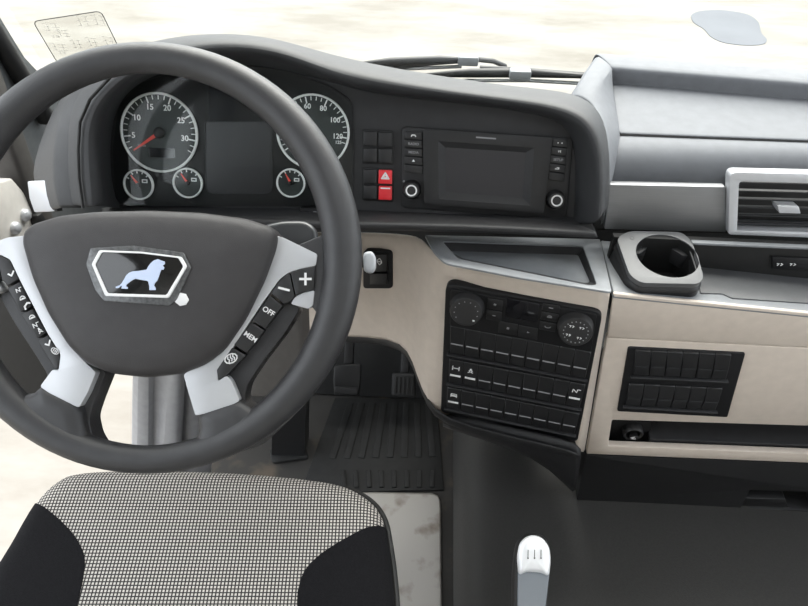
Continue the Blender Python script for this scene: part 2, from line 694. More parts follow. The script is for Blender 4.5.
# left end of the dashboard
rows = []
for (sx_, sy_, sd), (mx_, my_, md), (ex, ey, ed) in [
    ((83, 209, .955), (61, 209, 1.0), (40, 215, 1.19)),
    ((80, 180, .945), (55, 182, 1.0), (29, 182, 1.19)),
    ((79, 151, .935), (55, 151, 1.0), (28, 168, 1.19)),
    ((81, 122, .925), (59, 122, 1.0), (44, 127, 1.22)),
    ((90, 100, .91), (68, 99, 1.02), (56, 103, 1.25)),
    ((112, 76, .89), (90, 72, 1.0), (84, 74, 1.28)),
]:
    s_, m_, e_ = pt(sx_, sy_, sd + .008), pt(mx_, my_, md - .03), pt(ex, ey, ed)
    rows.append([s_ + (s_ - CAM) * 0.03, s_, s_.lerp(m_, 0.5), s_.lerp(m_, 0.9), m_, m_.lerp(e_, 0.05), m_.lerp(e_, 0.5), e_, e_ + Vector((0.02, 0.05, -0.02))])
world_grid(rows, 'end_panel', 'dash_grey', DASH, sub=1, solid=0.006)

# bright panel on the left end
EF = Frame(pt(43, 196, 1.06), Vector((-0.55, -0.75, 0.30)))
ep = [(29, 181), (49, 180), (51, 197), (56, 211), (36, 212), (31, 198)]
ep = [(x + 2, y) for x, y in ep]
bm = panel(EF.uvs(ep), (), -0.004, 0.006, 0.002)
mk('bright_inlay', bm, 'silver', DASH, EF.M)
bm = panel(EF.uvs([(49, 180), (52, 179), (60, 211), (56, 212), (52, 198)]), (), -0.004, 0.004)
mk('inlay_recess', bm, 'deep_black', DASH, EF.M)

# sill below the radio and the cluster
rows = []
for a, f, n_, u_ in [((96, 208), (96, 216, .95), (96, 222, .95), (96, 229, .965)),
                     ((200, 209), (200, 217, .95), (200, 223, .95), (200, 229, .965)),
                     ((290, 209), (292, 221, .945), (292, 228, .945), (292, 234, .96)),
                     ((355, 211), (352, 223, .945), (352, 227, .945), (352, 233, .965)),
                     ((430, 214), (430, 224, .94), (430, 228, .94), (430, 234, .96)),
                     ((510, 219), (515, 227, .935), (515, 231, .935), (515, 236, .95)),
                     ((580, 224), (600, 232, .93), (600, 236, .93), (603, 241, .945))]:
    A = DF.hit(*a, 0.0)
    rows.append([A - DF.w * 0.01, A, A.lerp(pt(*f), 0.8), pt(*f), pt(*n_), pt(*u_), pt(*u_) + Vector((0, 0.12, -0.01))])
world_grid(rows, 'sill', 'dash_dark', DASH, sub=2, solid=0.004)

# raised storage block in front of the passenger: profile swept to the right wall
prof = [((581, 90), (808, 104), 0.93, 'hide'), ((596, 53), (808, 69), 1.030, ''), ((612, 66), (808, 82), 1.030, '')]


def extend(a, b_, x):
    return a + (b_ - a) * ((x - a.x) / (b_.x - a.x))


XE = XR - 0.01


def sweep_row(l, r, z):
    a, b_ = ptz(*l, z), ptz(*r, z)
    return [a, a.lerp(b_, 0.06), a.lerp(b_, 0.5), b_, extend(a, b_, XE)]


r_back = sweep_row((596, 53), (808, 69), 1.030)
r_back0 = [p + Vector((0, 0.02, -0.01)) for p in r_back]
r_back1 = [p + Vector((0, 0.06, -0.12)) for p in r_back]
r_front = sweep_row((611, 66), (808, 82), 1.030)
r_front2 = [p + Vector((0, -0.004, -0.004)) for p in r_front]
r_lidtop = [p + Vector((0, 0.004, -0.030)) for p in r_front]
r_lid = sweep_row((618, 135), (808, 142), 0.985)
world_grid([r_back1, r_back0, r_back, r_front, r_front2, r_lidtop, [p + Vector((0, -0.01, -0.004)) for p in r_lidtop]], 'rim', 'dash_skylit', DASH, sub=2, solid=0.004, off=-1)
lid = [[p + Vector((0, -0.003, 0)) for p in r_lidtop], [a.lerp(b_, 0.06) for a, b_ in zip(r_lidtop, r_lid)], [a.lerp(b_, 0.5) for a, b_ in zip(r_lidtop, r_lid)], [a.lerp(b_, 0.95) for a, b_ in zip(r_lidtop, r_lid)], r_lid]
world_grid([[p + Vector((0, 0, .002)) for p in r] for r in lid], 'storage_lid', 'dash_skylit', DASH, sub=1, solid=.003)
# front of the block, below the lid
r_sh = sweep_row((612, 160), (808, 164), 0.968)
r_st = sweep_row((608, 182), (808, 187), 0.937)
r_sb = [p + Vector((0, 0.006, -0.085)) for p in r_st]
r_lida = [p + (a - p).normalized() * 0.004 for p, a in zip(r_lid, r_lidtop)]
world_grid([[p + Vector((0, 0.006, -0.006)) for p in r_lid], [p + Vector((0, 0, -0.001)) for p in r_lid], [a.lerp(b_, 0.5) + Vector((0, -0.005, 0.004)) for a, b_ in zip(r_lid, r_sh)], r_sh, r_st, r_sb], 'block_front', 'dash_skylit', DASH, sub=1, solid=0.004)
# slanted left cheek of the block joining the hood
ck = [[r_back1[0], r_back0[0], r_back[0], r_back[0].lerp(r_front[0], 0.6), r_front[0], r_front[0].lerp(r_lidtop[0], 0.8) + Vector((0.0, 0, 0.004)), r_lid[0].lerp(r_lidtop[0], 0.3), r_lid[0], r_sh[0], r_st[0], r_sb[0]]]
cheek_out = [pt(562, 112, 1.10), pt(566, 104, 1.06), pt(572, 98, 1.03), pt(580, 99, 1.015), pt(588, 104, 1.005), pt(594, 110, .995), pt(600, 119, .98), pt(604, 132, .965), pt(607, 150, .95), pt(607, 182, .945), pt(604, 225, .945)]
ck[0] = [p + Vector((.006, 0, -.001)) for p in ck[0]]
ck.append([a.lerp(b_, 0.5) + Vector((-0.002, 0, 0.003)) for a, b_ in zip(ck[0], cheek_out)])
ck.append(cheek_out)
world_grid(ck, 'block_cheek', 'dash_skylit', DASH, sub=1, solid=0.004, off=1.0)

# ================================================================== instrument cluster
CL = thing('instrument_cluster', DF.hit(230, 205), 'instrument cluster with two round white-ringed gauges behind the steering wheel', 'instruments')
cp = [(116, 200), (113, 150), (119, 106), (142, 82), (186, 69), (250, 65), (298, 74), (334, 88), (352, 100), (354, 150), (352, 206), (128, 206)]
bm = panel(rounded(DF.uvs(cp), 0.01), (), 0.0, 0.003, 0.001)
mk('face_plate', bm, 'panel_black', CL, DF.M)
bm = panel(rounded(DF.uvs([(206, 122), (272, 122), (273, 193), (207, 193)]), [0.001, 0.001, 0.012, 0.012]), (), 0.003, 0.0045, 0.0006)
cdsp = mk('centre_display', bm, 'screen', CL, DF.M)
dl = rounded(DF.uvs([(206, 122), (272, 122), (273, 193), (207, 193)]), [0.001, 0.001, 0.012, 0.012])
mk('display_border', stroke(dl, .0012, .0040, .0052, closed=True), 'dash_grey', cdsp, DF.M, smooth=0)
bm = panel(DF.uvs([(209, 80), (263, 80), (263, 122), (210, 122)]), (), 0.003, 0.0042)
mk('upper_display', bm, 'lcd_black', CL, DF.M)


def ring_bm(r, wid, h0, h1, n=48):
    return lathe([(r - wid, h0), (r - wid, h1), (r - wid * .5, h1 + wid * .4), (r, h1), (r, h0)], n, cap=False)


def gauge(name, cx, cy, rpx, label, ticks, nums, needle, lcd=None, small=False):
    u, v = DF.uv(cx + 1.0, cy + 1.2)
    r = abs(DF.uv(cx + rpx, cy)[0] - DF.uv(cx - rpx, cy)[0]) / 2
    M = DF.at(u, v, 0.003)
    dial = mk(name, lathe([(r - .001, 0), (r - .001, .001), (0.0, .001)], 48), 'dial_black', CL, M)
    tag(dial, label)
    mk('ring', ring_bm(r, r * 0.055 if not small else r * 0.11, 0, 0.004), 'print_white', dial, M)
    bm = bmesh.new()
    for a, ln, wd_ in ticks:
        a = R(a)
        c, s = math.cos(a), math.sin(a)
        stroke([(c * r * 0.92, s * r * 0.92), (c * r * (0.92 - ln), s * r * (0.92 - ln))], wd_ * r, 0.001, 0.0014, bm)
    mk('scale', bm, 'print_white', dial, M, smooth=0)
    for s, a, rr, sz, c in nums:
        a = R(a)
        lettering(s, sz * r, DF, u + math.cos(a) * rr * r, v + math.sin(a) * rr * r, 0.0044, c, dial, name='numeral')
    a, ln = R(needle[0]), needle[1]
    nw = .09 if small else .05
    c, s = math.cos(a), math.sin(a)
    nb = panel([(-s * r * nw, c * r * nw), (s * r * nw, -c * r * nw), (c * r * ln + s * r * .015, s * r * ln - c * r * .015), (c * r * ln - s * r * .015, s * r * ln + c * r * .015)], (), 0.0022, 0.0034)
    mk('needle', nb, 'needle_red', dial, M)
    mk('needle_hub', lathe([(r * .14, .001), (r * .14, .004), (r * .10, .006), (0, .0065)], 24), 'button', dial, M)
    if lcd:
        x0, y0, x1, y1 = [k * r for k in lcd]
        mk('odometer_window', panel([(x0, y0), (x1, y0), (x1, y1), (x0, y1)], (), 0.001, 0.0016), 'lcd_black', dial, M)
    return dial


def tacho_angle(vv):
    return 187.5 - 39.5 * (vv - 5) / 5


tk = [(tacho_angle(x * 1.25), .15 if x % 4 == 0 else .09, .035 if x % 4 == 0 else .022) for x in range(2, 27)]
gauge('tachometer', 159.5, 131.5, 38.5, 'white-ringed rev counter reading zero', tk,
      [(str(x), tacho_angle(x), .66 if x > 9 else .68, .20, 'print_white') for x in (5, 10, 15, 20, 25, 30)] + [('r/min', 215, .58, .10, 'print_grey')],
      (214, .82), (-.32, -.62, .38, -.38))
tk = [(214 - 1.85 * x, .15 if x % 20 == 0 else .09, .035 if x % 20 == 0 else .022) for x in range(0, 130, 5)]
gauge('speedometer', 312.5, 130.5, 36.5, 'white-ringed speedometer partly hidden by the wheel rim', tk,
      [(str(x), 214 - 1.85 * x, .68, .19, 'print_white') for x in (20, 40, 60, 80, 100, 120)] + [('0', 214, .68, .19, 'needle_red'), ('125', -20, .74, .12, 'print_white')],
      (214, .80))
for nm, cx, cy, rp_, lab, na in (('fuel_gauge', 139, 183, 15, 'small round gauge at far left of cluster', 128), ('temperature_gauge', 188, 181.5, 14.8, 'small round gauge beside the centre display', 125), ('pressure_gauge', 290.5, 181.5, 14.3, 'small round gauge below the speedometer', 120)):
    tk = [(a, .18, .07) for a in (150, 120, 95, 70, 45)]
    d_ = gauge(nm, cx, cy, rp_, lab, tk, [], (na, .75), None, True)
    u, v = DF.uv(cx + 1.0, cy + 1.2)
    r = DF.uv(cx + 1.0 + rp_, cy)[0] - u
    bm = stroke([(r * .25, r * .15), (r * .55, r * .15), (r * .55, r * .32), (r * .25, r * .32)], r * .07, .001, .0014, closed=True)
    mk('pictogram', bm, 'print_white', d_, DF.at(u, v, .003), smooth=0)
# cover glass
bm = panel(rounded(DF.uvs(cp, 0.014), 0.01), (), 0.0140, 0.0146)
mk('cover_glass', bm, 'cluster_glass', CL, DF.M)
# warning icon strip under the cluster
bm = panel(DF.uvs([(300, 208), (334, 210), (334, 218), (302, 217)], 0.02), (), 0.0, 0.022)
st_ = mk('button_strip', bm, 'panel_black', CL, DF.M)
for px in (309, 315, 323, 328):
    u, v = DF.uv(px, 213.2, .0222)
    bm = panel([(-.002, -.002), (.002, -.002), (.0005, .0022)], (), 0, .0004) if px in (309, 323) else stroke([(-.002, -.002), (-.002, .002), (.002, .002)], .001)
    mk('pictogram', bm, 'print_grey', st_, DF.at(u, v, .0222), smooth=0)


# ================================================================== rocker switches beside the radio
def rocker_mesh(w, h, d=0.006, shear=0.0):
    """two faced rocker with a ridge across the middle"""
    bm = bmesh.new()
    prof_ = [(-h / 2, -0.002), (-h / 2, d * .55), (-h * .06, d), (h * .02, d), (h / 2, d * .7), (h / 2, -0.002)]
    rows_ = [[(-w / 2 + y * shear, y, z) for y, z in prof_], [(w / 2 + y * shear, y, z) for y, z in prof_]]
    grid(rows_, bm)
    for r_ in rows_:
        bm.faces.new([bm.verts.new(p) for p in r_])
    bm.faces.new([bm.verts.new(p) for p in (rows_[0][0], rows_[0][-1], rows_[1][-1], rows_[1][0])])
    bmesh.ops.remove_doubles(bm, verts=bm.verts, dist=1e-6)
    bmesh.ops.recalc_face_normals(bm, faces=bm.faces)
    sharp_bevel(bm, min(w, h) * .04, 1, 30)
    return finish(bm, 40)


def strip_mesh(w, h, m):
    me = finish(boxb(-w * .45, w * .45, -h * .5, h * .5, 0, 0.0012))
    me.materials.append(MATS[m])
    return me


SWB = thing('switch_block', DF.hit(377, 200), 'block of black rocker switches with one red hazard switch left of the radio', 'switches')
SF = DF.turned((364, 131), (393, 132))
bm = panel(rounded(SF.uvs([(362.5, 129), (393.5, 130.5), (393.5, 164.5), (362.5, 163)]), .002), (), 0, .003, .0008)
mk('frame', bm, 'deep_black', SWB, SF.M)
bm = panel(rounded(SF.uvs([(362.5, 167), (393.5, 168.5), (393.5, 201.5), (362.5, 200)]), .002), (), 0, .003, .0008)
mk('frame', bm, 'deep_black', SWB, SF.M)
u0, v0 = SF.uv(364, 130)
u1, v1 = SF.uv(378, 146)
bw, bh = abs(u1 - u0) * .95, abs(v1 - v0) * .92
rk = finish(boxb(-bw / 2, bw / 2, -bh / 2, bh / 2, 0, .006, .0012))
rk.materials.append(MATS['button'])
rkr = rk.copy()
rkr.materials.clear()
rkr.materials.append(MATS['red_button'])
for iy, cy in enumerate((138.5, 155.0, 176, 192)):
    for ix, cx in enumerate((370.5, 385.5)):
        u, v = SF.uv(cx, cy + ix * .7, .003)
        red = ix == 1 and iy >= 2
        s_ = mk('switch', rkr if red else rk, 'button', SWB, SF.at(u, v, .002))
        if red:
            s_['label'] = 'red hazard warning switch'
            if iy == 2:
                t_ = stroke([(-bw * .28, -bh * .12), (bw * .28, -bh * .12), (0, bh * .32)], bw * .09, .006, .0066, closed=True)
                stroke([(-bw * .13, -bh * .03), (bw * .13, -bh * .03), (0, bh * .16)], bw * .06, .006, .0066, t_, True)
                mk('warning_triangle', t_, 'print_white', s_, SF.at(u, v, .002), smooth=0)
            else:
                mk('white_bar', boxb(-bw * .36, bw * .36, bh * .30, bh * .40, .005, .0066), 'print_white', s_, SF.at(u, v, .002))

# ================================================================== radio
RF = DF.turned((402, 126), (571, 137))
RAD = thing('radio', RF.hit(487, 212), 'black radio and screen unit with two round knobs in the dashboard', 'radio')
bm = panel(rounded(RF.uvs([(402, 126), (573, 138), (566, 219), (401, 207)]), .008), (), 0, .004, .0015)
mk('housing', bm, 'black_plastic', RAD, RF.M)
outer = rounded(RF.uvs([(423, 129), (552, 138), (543, 213), (424, 203)], .004), [.001, .001, .006, .006])
hole = RF.uvs([(438, 141), (534, 148), (530, 205.5), (439, 199)], .012)
bm = panel(outer, [hole], .004, .012, .0015)
mk('bezel', bm, 'black_plastic', RAD, RF.M)
# sloping reveal round the screen
ho = RF.uvs([(437.5, 140.5), (534.5, 147.5), (530.5, 206), (438.5, 199.5)], .0115)
hi = RF.uvs([(446, 148), (525, 153), (522, 197), (446, 191)], .005)
bm = bmesh.new()
grid([[(x, y, .0115) for x, y in ho], [(x, y, .005) for x, y in hi]], bm, close=True)
mk('screen_reveal', bm, 'dash_dark', RAD, RF.M, smooth=20)
bm = panel(RF.uvs([(444, 146), (527, 151), (524, 199), (444, 193)], .005), (), .004, .0055)
mk('screen', bm, 'screen', RAD, RF.M)
bm = panel(RF.uvs([(476, 136.5), (496, 138), (496, 139.4), (476, 138)], .012), (), .0118, .0124)
mk('slot_mark', bm, 'print_grey', RAD, RF.M)


def icon(kind, s):
    bm = bmesh.new()
    if kind == 'phone':
        stroke([(-s, -s * .3), (-s * .6, s * .3), (s * .6, s * .3), (s, -s * .3)], s * .45, 0, .0005, bm)
    elif kind == 'up':
        panel([(-s * .7, -s * .4), (s * .7, -s * .4), (0, s * .6)], (), 0, .0005, bm=bm)
    elif kind == 'dots':
        panel(circle(-s * .9, 0, s * .32, 8), (), 0, .0005, bm=bm)
        panel(circle(s * .9, 0, s * .32, 8), (), 0, .0005, bm=bm)
    elif kind == 'moon':
        stroke([(-s * .5, s * .5), (-s * .2, -s * .4), (s * .2, s * .4)], s * .2, 0, .0005, bm)
        stroke([(s * .6, s * .5), (s * .6, -s * .5)], s * .3, 0, .0005, bm)
    elif kind == 'back':
        stroke([(-s, -s * .3), (s * .7, -s * .3), (s * .7, s * .3), (-s * .2, s * .3)], s * .35, 0, .0005, bm)
    elif kind == 'star':
        for k in range(3):
            a = k * math.pi / 3
            stroke([(-s * .6 * math.cos(a), -s * .6 * math.sin(a)), (s * .6 * math.cos(a), s * .6 * math.sin(a))], s * .28, 0, .0005, bm)
    elif kind == 'bar':
        stroke([(-s * .6, 0), (s * .6, 0)], s * .4, 0, .0005, bm)
    elif kind == 'lines':
        for k in (-.5, 0, .5):
            stroke([(-s * .5, s * k), (s * .5, s * k)], s * .28, 0, .0005, bm)
    elif kind == 'flag':
        panel([(-s * .4, -s * .5), (s * .6, 0), (-s * .4, s * .5)], (), 0, .0005, bm=bm)
    elif kind == 'arc':
        stroke([(s * math.cos(R(a)), s * .7 * math.sin(R(a))) for a in range(180, 361, 30)], s * .3, 0, .0005, bm)
    elif kind == 'dome':
        stroke([(s * .7 * math.cos(R(a)), s * .8 * math.sin(R(a)) - s * .3) for a in range(0, 181, 30)], s * .25, 0, .0005, bm, True)
        stroke([(-s * .2, -s * .1), (s * .3, -s * .1)], s * .25, 0, .0005, bm)
    elif kind == 'H':
        stroke([(-s * .7, -s * .6), (-s * .7, s * .6)], s * .22, 0, .0005, bm)
        stroke([(s * .7, -s * .6), (s * .7, s * .6)], s * .22, 0, .0005, bm)
        stroke([(-s * .7, 0), (s * .7, 0)], s * .22, 0, .0005, bm)
    elif kind == 'skid':
        panel([(-s * .3, s * .1), (s * .3, s * .1), (s * .15, s * .75), (-s * .15, s * .75)], (), 0, .0005, bm=bm)
        stroke([(-s * .35, 0), (-s * .1, -s * .3), (-s * .5, -s * .6)], s * .2, 0, .0005, bm)
        stroke([(s * .35, 0), (s * .1, -s * .3), (s * .5, -s * .6)], s * .2, 0, .0005, bm)
    elif kind == 'N':
        stroke([(-s * .7, -s * .5), (-s * .7, s * .5), (s * .2, -s * .5), (s * .2, s * .5), (s * .8, s * .5)], s * .18, 0, .0005, bm)
    elif kind == 'truck':
        stroke([(-s * .6, -s * .5), (-s * .6, s * .6), (s * .6, s * .6), (s * .6, -s * .5)], s * .18, 0, .0005, bm)
        stroke([(-s * .6, 0), (s * .6, 0)], s * .5, 0, .0005, bm)
    elif kind == 'check':
        stroke([(-s * .7, s * .2), (-s * .1, -s * .4), (s * .7, s * .5)], s * .35, 0, .0005, bm)
    elif kind == 'plus':
        stroke([(-s, 0), (s, 0)], s * .42, 0, .0005, bm)
        stroke([(0, -s), (0, s)], s * .42, 0, .0005, bm)
    elif kind == 'minus':
        stroke([(-s, 0), (s, 0)], s * .42, 0, .0005, bm)
    elif kind == 'heat':
        stroke([(s * 1.1 * math.cos(R(a)), s * .75 * math.sin(R(a))) for a in range(0, 360, 30)], s * .2, 0, .0005, bm, True)
        for k in (-.45, 0.05, .5):
            stroke([(s * (k - .1), -s * .45), (s * (k + .12), -s * .1), (s * (k - .08), s * .15), (s * (k + .1), s * .5)], s * .17, 0, .0005, bm)
    elif kind == 'mirror':
        stroke([(0, s), (s * .6, s * .3), (s * .6, -s * .3), (0, -s), (-s * .6, -s * .3), (-s * .6, s * .3)], s * .2, 0, .0005, bm, True)
        stroke([(-s * .7, 0), (s * .7, 0)], s * .2, 0, .0005, bm)
    elif kind == 'two':
        stroke([(-s, s * .3), (-s * .4, s * .3), (-s * .7, -s * .4)], s * .25, 0, .0005, bm)
        stroke([(s * .2, s * .4), (s * .8, s * .1), (s * .3, -s * .4)], s * .25, 0, .0005, bm)
    return bm


for quad, items in (
        ([(405, 131), (422, 132), (423, 174.5), (404, 172)], ['phone', 'RADIO', 'MEDIA', 'up', None]),
        ([(553, 138), (568, 139.5), (564, 182), (548, 180)], ['dots', 'moon', 'SETUP', 'back', None])):
    for k, it in enumerate(items):
        t0, t1 = k / 5 + .01, (k + 1) / 5 - .01
        q = [mixp(quad[0], quad[3], t0), mixp(quad[1], quad[2], t0), mixp(quad[1], quad[2], t1), mixp(quad[0], quad[3], t1)]
        bm = panel(RF.uvs(q, .009), (), .004, .009, .0007)
        b_ = mk('button', bm, 'button', RAD, RF.M)
        cx, cy = sum(p[0] for p in q) / 4, sum(p[1] for p in q) / 4
        u, v = RF.uv(cx, cy, .009)
        if it is None:
            continue
        if it.isupper():
            lettering(it, .0048, RF, u, v, .0093, 'print_grey', b_)
        else:
            mk('pictogram', icon(it, .0030), 'print_white', b_, RF.at(u, v, .009), smooth=0)
for cx, cy in ((411.5, 190), (556, 200)):
    u, v = RF.uv(cx, cy, .012)
    k_ = mk('knob', lathe([(.0135, 0.004), (.0135, .006), (.0118, .008), (.0115, .017), (.0105, .0185), (0, .0185)], 32), 'button', RAD, RF.at(u, v, 0))
    mk('knob_ring', lathe([(.0060, .0184), (.0060, .0194), (.0080, .0194), (.0080, .0184)], 32, cap=False), 'print_white', k_, RF.at(u, v, 0))
u, v = RF.uv(404, 181)
mk('power_mark', lathe([(.0016, .004), (.0016, .0046), (0, .0046)], 12), 'print_grey', RAD, RF.at(u, v, 0))

# ================================================================== beige centre console
CON = thing('centre_console', (0.15, 0.85, 0.55), 'beige centre console panel curving round the knee space under the radio', 'console')
tops = [(270, 233, .985), (300, 234, .97), (340, 234, .955), (385, 235, .925), (410, 237, .885), (422, 240, .85), (432, 254, .825), (450, 264, .803), (520, 277, .768), (614.5, 292.3, .737)]
bots = [(270, 333, .97), (300, 334, .955), (345, 336, .94), (392, 338, .91), (410, 350, .87), (418, 375, .83), (428, 402, .80), (442, 420, .782), (507, 437, .750), (587.5, 454.8, .715)]
PF = Frame(pty(611, 292, .737), tilt_normal(-5.5, 0))
C_, D_, A_ = PF.hit(612, 292.5), PF.hit(585.5, 454), pty(446, 345, .79)
cn = (C_ - A_).cross(D_ - A_).normalized()
if cn.dot(CAM - A_) < 0:
    cn = -cn
CF = Frame(A_.lerp(C_, .5).lerp(D_, .4), cn)
cols = []
for (a, b_, y0), (c, d_, y1) in zip(tops, bots):
    T, B = (pty(a, b_, y0), pty(c, d_, y1)) if a <= 440 else (CF.hit(a, b_), CF.hit(c, d_))
    col = [T + Vector((0, .006, -.003)), T + Vector((0, .003, -.001))]
    for k in range(7):
        t = k / 6
        p = pty(lerp(a, c, t), lerp(b_, d_, t), lerp(y0, y1, t))
        if a > 440:
            p = CF.hit(lerp(a, c, t), lerp(b_, d_, t))
        col.append(p)
    col[2] = col[2] + Vector((0, .0, -.003))
    col += [B + Vector((0, .01, -.006)), B + Vector((0, .04, -.008))]
    cols.append(col)
world_grid(cols, 'fascia', 'beige', CON, sub=1, solid=0.006, off=1.0)
# dark edging under the beige
cols = []
for (c, d_, y1) in bots:
    B = pty(c, d_, y1)
    cols.append([B + Vector((0, .006, -.002)), B + Vector((0, .006, -.022)), B + Vector((0, .016, -.030)), B + Vector((0, .10, -.035))])
world_grid(cols, 'edging', 'black_plastic', CON, sub=1, solid=0.004)

# console face plane for the control panel
CF = Frame(CF.o + cn * 0.006, cn)
CF = CF.turned((452, 326), (590, 352))
CP = thing('control_panel', CF.hit(512, 432), 'black heating control panel with two large knobs above three rows of switches', 'control panel')
out = [(446.5, 290), (454, 282), (596, 308), (603.5, 318), (580, 433), (571, 439), (448, 412), (441.5, 405)]
bm = panel(rounded(CF.uvs([(446, 282), (603, 311), (577.5, 441), (441, 411)]), [.016, .016, .012, .010], 6), (), -.01, .003, .0015)
mk('housing', bm, 'panel_black', CP, CF.M)
inner = [(451, 288), (597, 313), (591, 352), (450, 325)]
bm = panel(rounded(CF.uvs(inner, .003), .006), (), .003, .0055, .001)
cl = mk('heater_face', bm, 'panel_black', CP, CF.M)
for cx, cy, n_ in ((467.5, 306.5, 10), (575, 326, 18)):
    u, v = CF.uv(cx, cy, .0055)
    KM = CF.at(u, v, -.004) @ Matrix.Rotation(R(-17), 4, 'X')
    k_ = mk('knob', lathe([(.026, .0055), (.026, .0075), (.0245, .009), (.0235, .028), (.0215, .0305), (.017, .031), (0, .0305)], 40), 'black_plastic', CP, KM)
    bm = bmesh.new()
    for k in range(n_):
        a = R(-40 + k * (260 / max(1, n_ - 1)))
        if n_ > 12:
            a = R(360 * k / n_)
        panel(circle(.0165 * math.cos(a), .0165 * math.sin(a), .0009, 6), (), .0305, .0314, bm=bm)
    mk('dial_marks', bm, 'print_grey', k_, KM, smooth=0)
    if n_ > 12:
        for a in (50, 130, 215, 310):
            mk('pictogram', icon('two', .0034), 'print_white', k_, KM @ Matrix.Translation((.0105 * math.cos(R(a)), .0105 * math.sin(R(a)), .031)), smooth=0)
    else:
        mk('pointer', boxb(-.0015, .0015, -.001, .001, .0305, .0318), 'print_white', k_, KM @ Matrix.Translation((.0165 * math.cos(R(-42)), .0165 * math.sin(R(-42)), 0)))
bm = panel(CF.uvs([(507, 298), (539.5, 304), (537, 322.5), (505, 316.5)], .0055), (), .0055, .0062, .0004)
mk('display', bm, 'lcd_black', CP, CF.M)
for q, ic, s in (([(488, 298), (503, 301), (502, 311), (487, 308)], 'star', .003), ([(487, 309.5), (502, 312), (501, 322), (486, 319)], 'bar', .003),
                 ([(499, 321), (518, 324.5), (517, 335.5), (498, 332)], 'lines', .003), ([(519, 325), (538, 328.5), (537, 339.5), (518, 336)], 'flag', .003),
                 ([(543, 303), (560, 306), (559, 313), (542, 310)], 'bar', .0042), ([(542, 311.5), (559, 314.5), (557, 322), (540.5, 319)], 'dome', .0042), ([(540, 321), (556.5, 324), (555, 332), (539, 329)], 'arc', .0038)):
    bm = panel(CF.uvs(q, .006), (), .0055, .0068, .0005)
    b_ = mk('button', bm, 'button', CP, CF.M)
    u, v = CF.uv(sum(p[0] for p in q) / 4, sum(p[1] for p in q) / 4, .0068)
    mk('pictogram', icon(ic, s), 'print_grey', b_, CF.at(u, v, .0068), smooth=0)


def switch_rows(fr, rows_, n_, root, marks, hgt=.003, line='print_grey', line_on=lambda r, k: True):
    for ri, (tl, tr, br, bl) in enumerate(rows_):
        a, b_, c, d_ = [Vector(fr.uv(*p, hgt + .004)) for p in (tl, tr, br, bl)]
        w = ((b_ - a).length + (c - d_).length) / 2 / n_
        h = ((a - d_).length + (b_ - c).length) / 2
        dn = (a - d_) + (b_ - c)
        h = abs(dn.y) / 2
        sh = dn.x / dn.y
        me = rocker_mesh(w * .955, h * .96, shear=sh)
        me.materials.append(MATS['button'])
        sm_dim, sm_lit = strip_mesh(w * .88, h * .038, line), strip_mesh(w * .80, h * .065, 'print_white')
        for k in range(n_):
            t = (k + .5) / n_
            c0 = (a.lerp(b_, t) + d_.lerp(c, t)) / 2
            s_ = mk('switch', me, 'button', root, fr.at(c0.x, c0.y, hgt - .001))
            lit = (ri, k) in marks
            mk('marker_line', sm_lit if lit else sm_dim, line, s_, fr.at(c0.x, c0.y - h * .08, hgt + .0045))
            if lit:
                mk('pictogram', icon(marks[(ri, k)], w * .31), 'print_white', s_, fr.at(c0.x + sh * h * .2, c0.y + h * .20, hgt + .0043), smooth=0)
        # ledge under each row
        e0, e1 = d_, c
        q = [(e0.x - .002, e0.y - .0005), (e1.x + .002, e1.y - .0005), (e1.x + .002, e1.y - .0035), (e0.x - .002, e0.y - .0035)]
        mk('row_ledge', panel(q, (), hgt - .001, hgt + .006, .0008), 'dash_dark', root, fr.M)


switch_rows(CF, [((451, 326), (590.5, 352), (586.5, 380.5), (448.5, 354)), ((449.5, 359.5), (585, 384.5), (580.5, 409.5), (447.5, 383.5)), ((447.5, 388), (579.5, 413.5), (575, 436), (445.5, 408.5))], 9, CP,
            {(1, 0): 'H', (1, 1): 'skid', (1, 8): 'N', (2, 0): 'truck'})

# ================================================================== storage tray on the console
TZ = 0.853
tz_pts = [(425, 235), (600, 239), (612, 292), (520, 277.5), (445, 263), (434, 252)]
TRA = thing('storage_tray', ptz(520, 275, TZ), 'shallow dark grey storage tray set in the top of the centre console', 'tray')
tA, tB, tC = ptz(425, 235, .868), CF.hit(450, 263), CF.hit(611, 290.5)
tn = (tC - tB).cross(tA - tB).normalized()
TF = Frame(tB + tn * .001, tn if tn.z > 0 else -tn, tC - tB)
rec = [(442, 241), (583, 246), (597, 284.5), (590, 285.5), (458, 258.5)]
bm = panel(rounded(TF.uvs(tz_pts), [.004, .004, .006, 0, .01, .01]), [rounded(TF.uvs(rec), .006)], -.003, 0.0, .0012)
mk('surround', bm, 'tray_grey', TRA, TF.M)
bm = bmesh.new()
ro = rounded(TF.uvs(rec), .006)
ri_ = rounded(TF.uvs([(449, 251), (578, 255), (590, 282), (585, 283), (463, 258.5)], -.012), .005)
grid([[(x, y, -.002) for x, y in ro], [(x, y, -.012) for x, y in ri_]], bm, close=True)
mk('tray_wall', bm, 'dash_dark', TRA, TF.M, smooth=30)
mk('tray_floor', panel(ri_, (), -.016, -.012), 'tray_grey', TRA, TF.M)

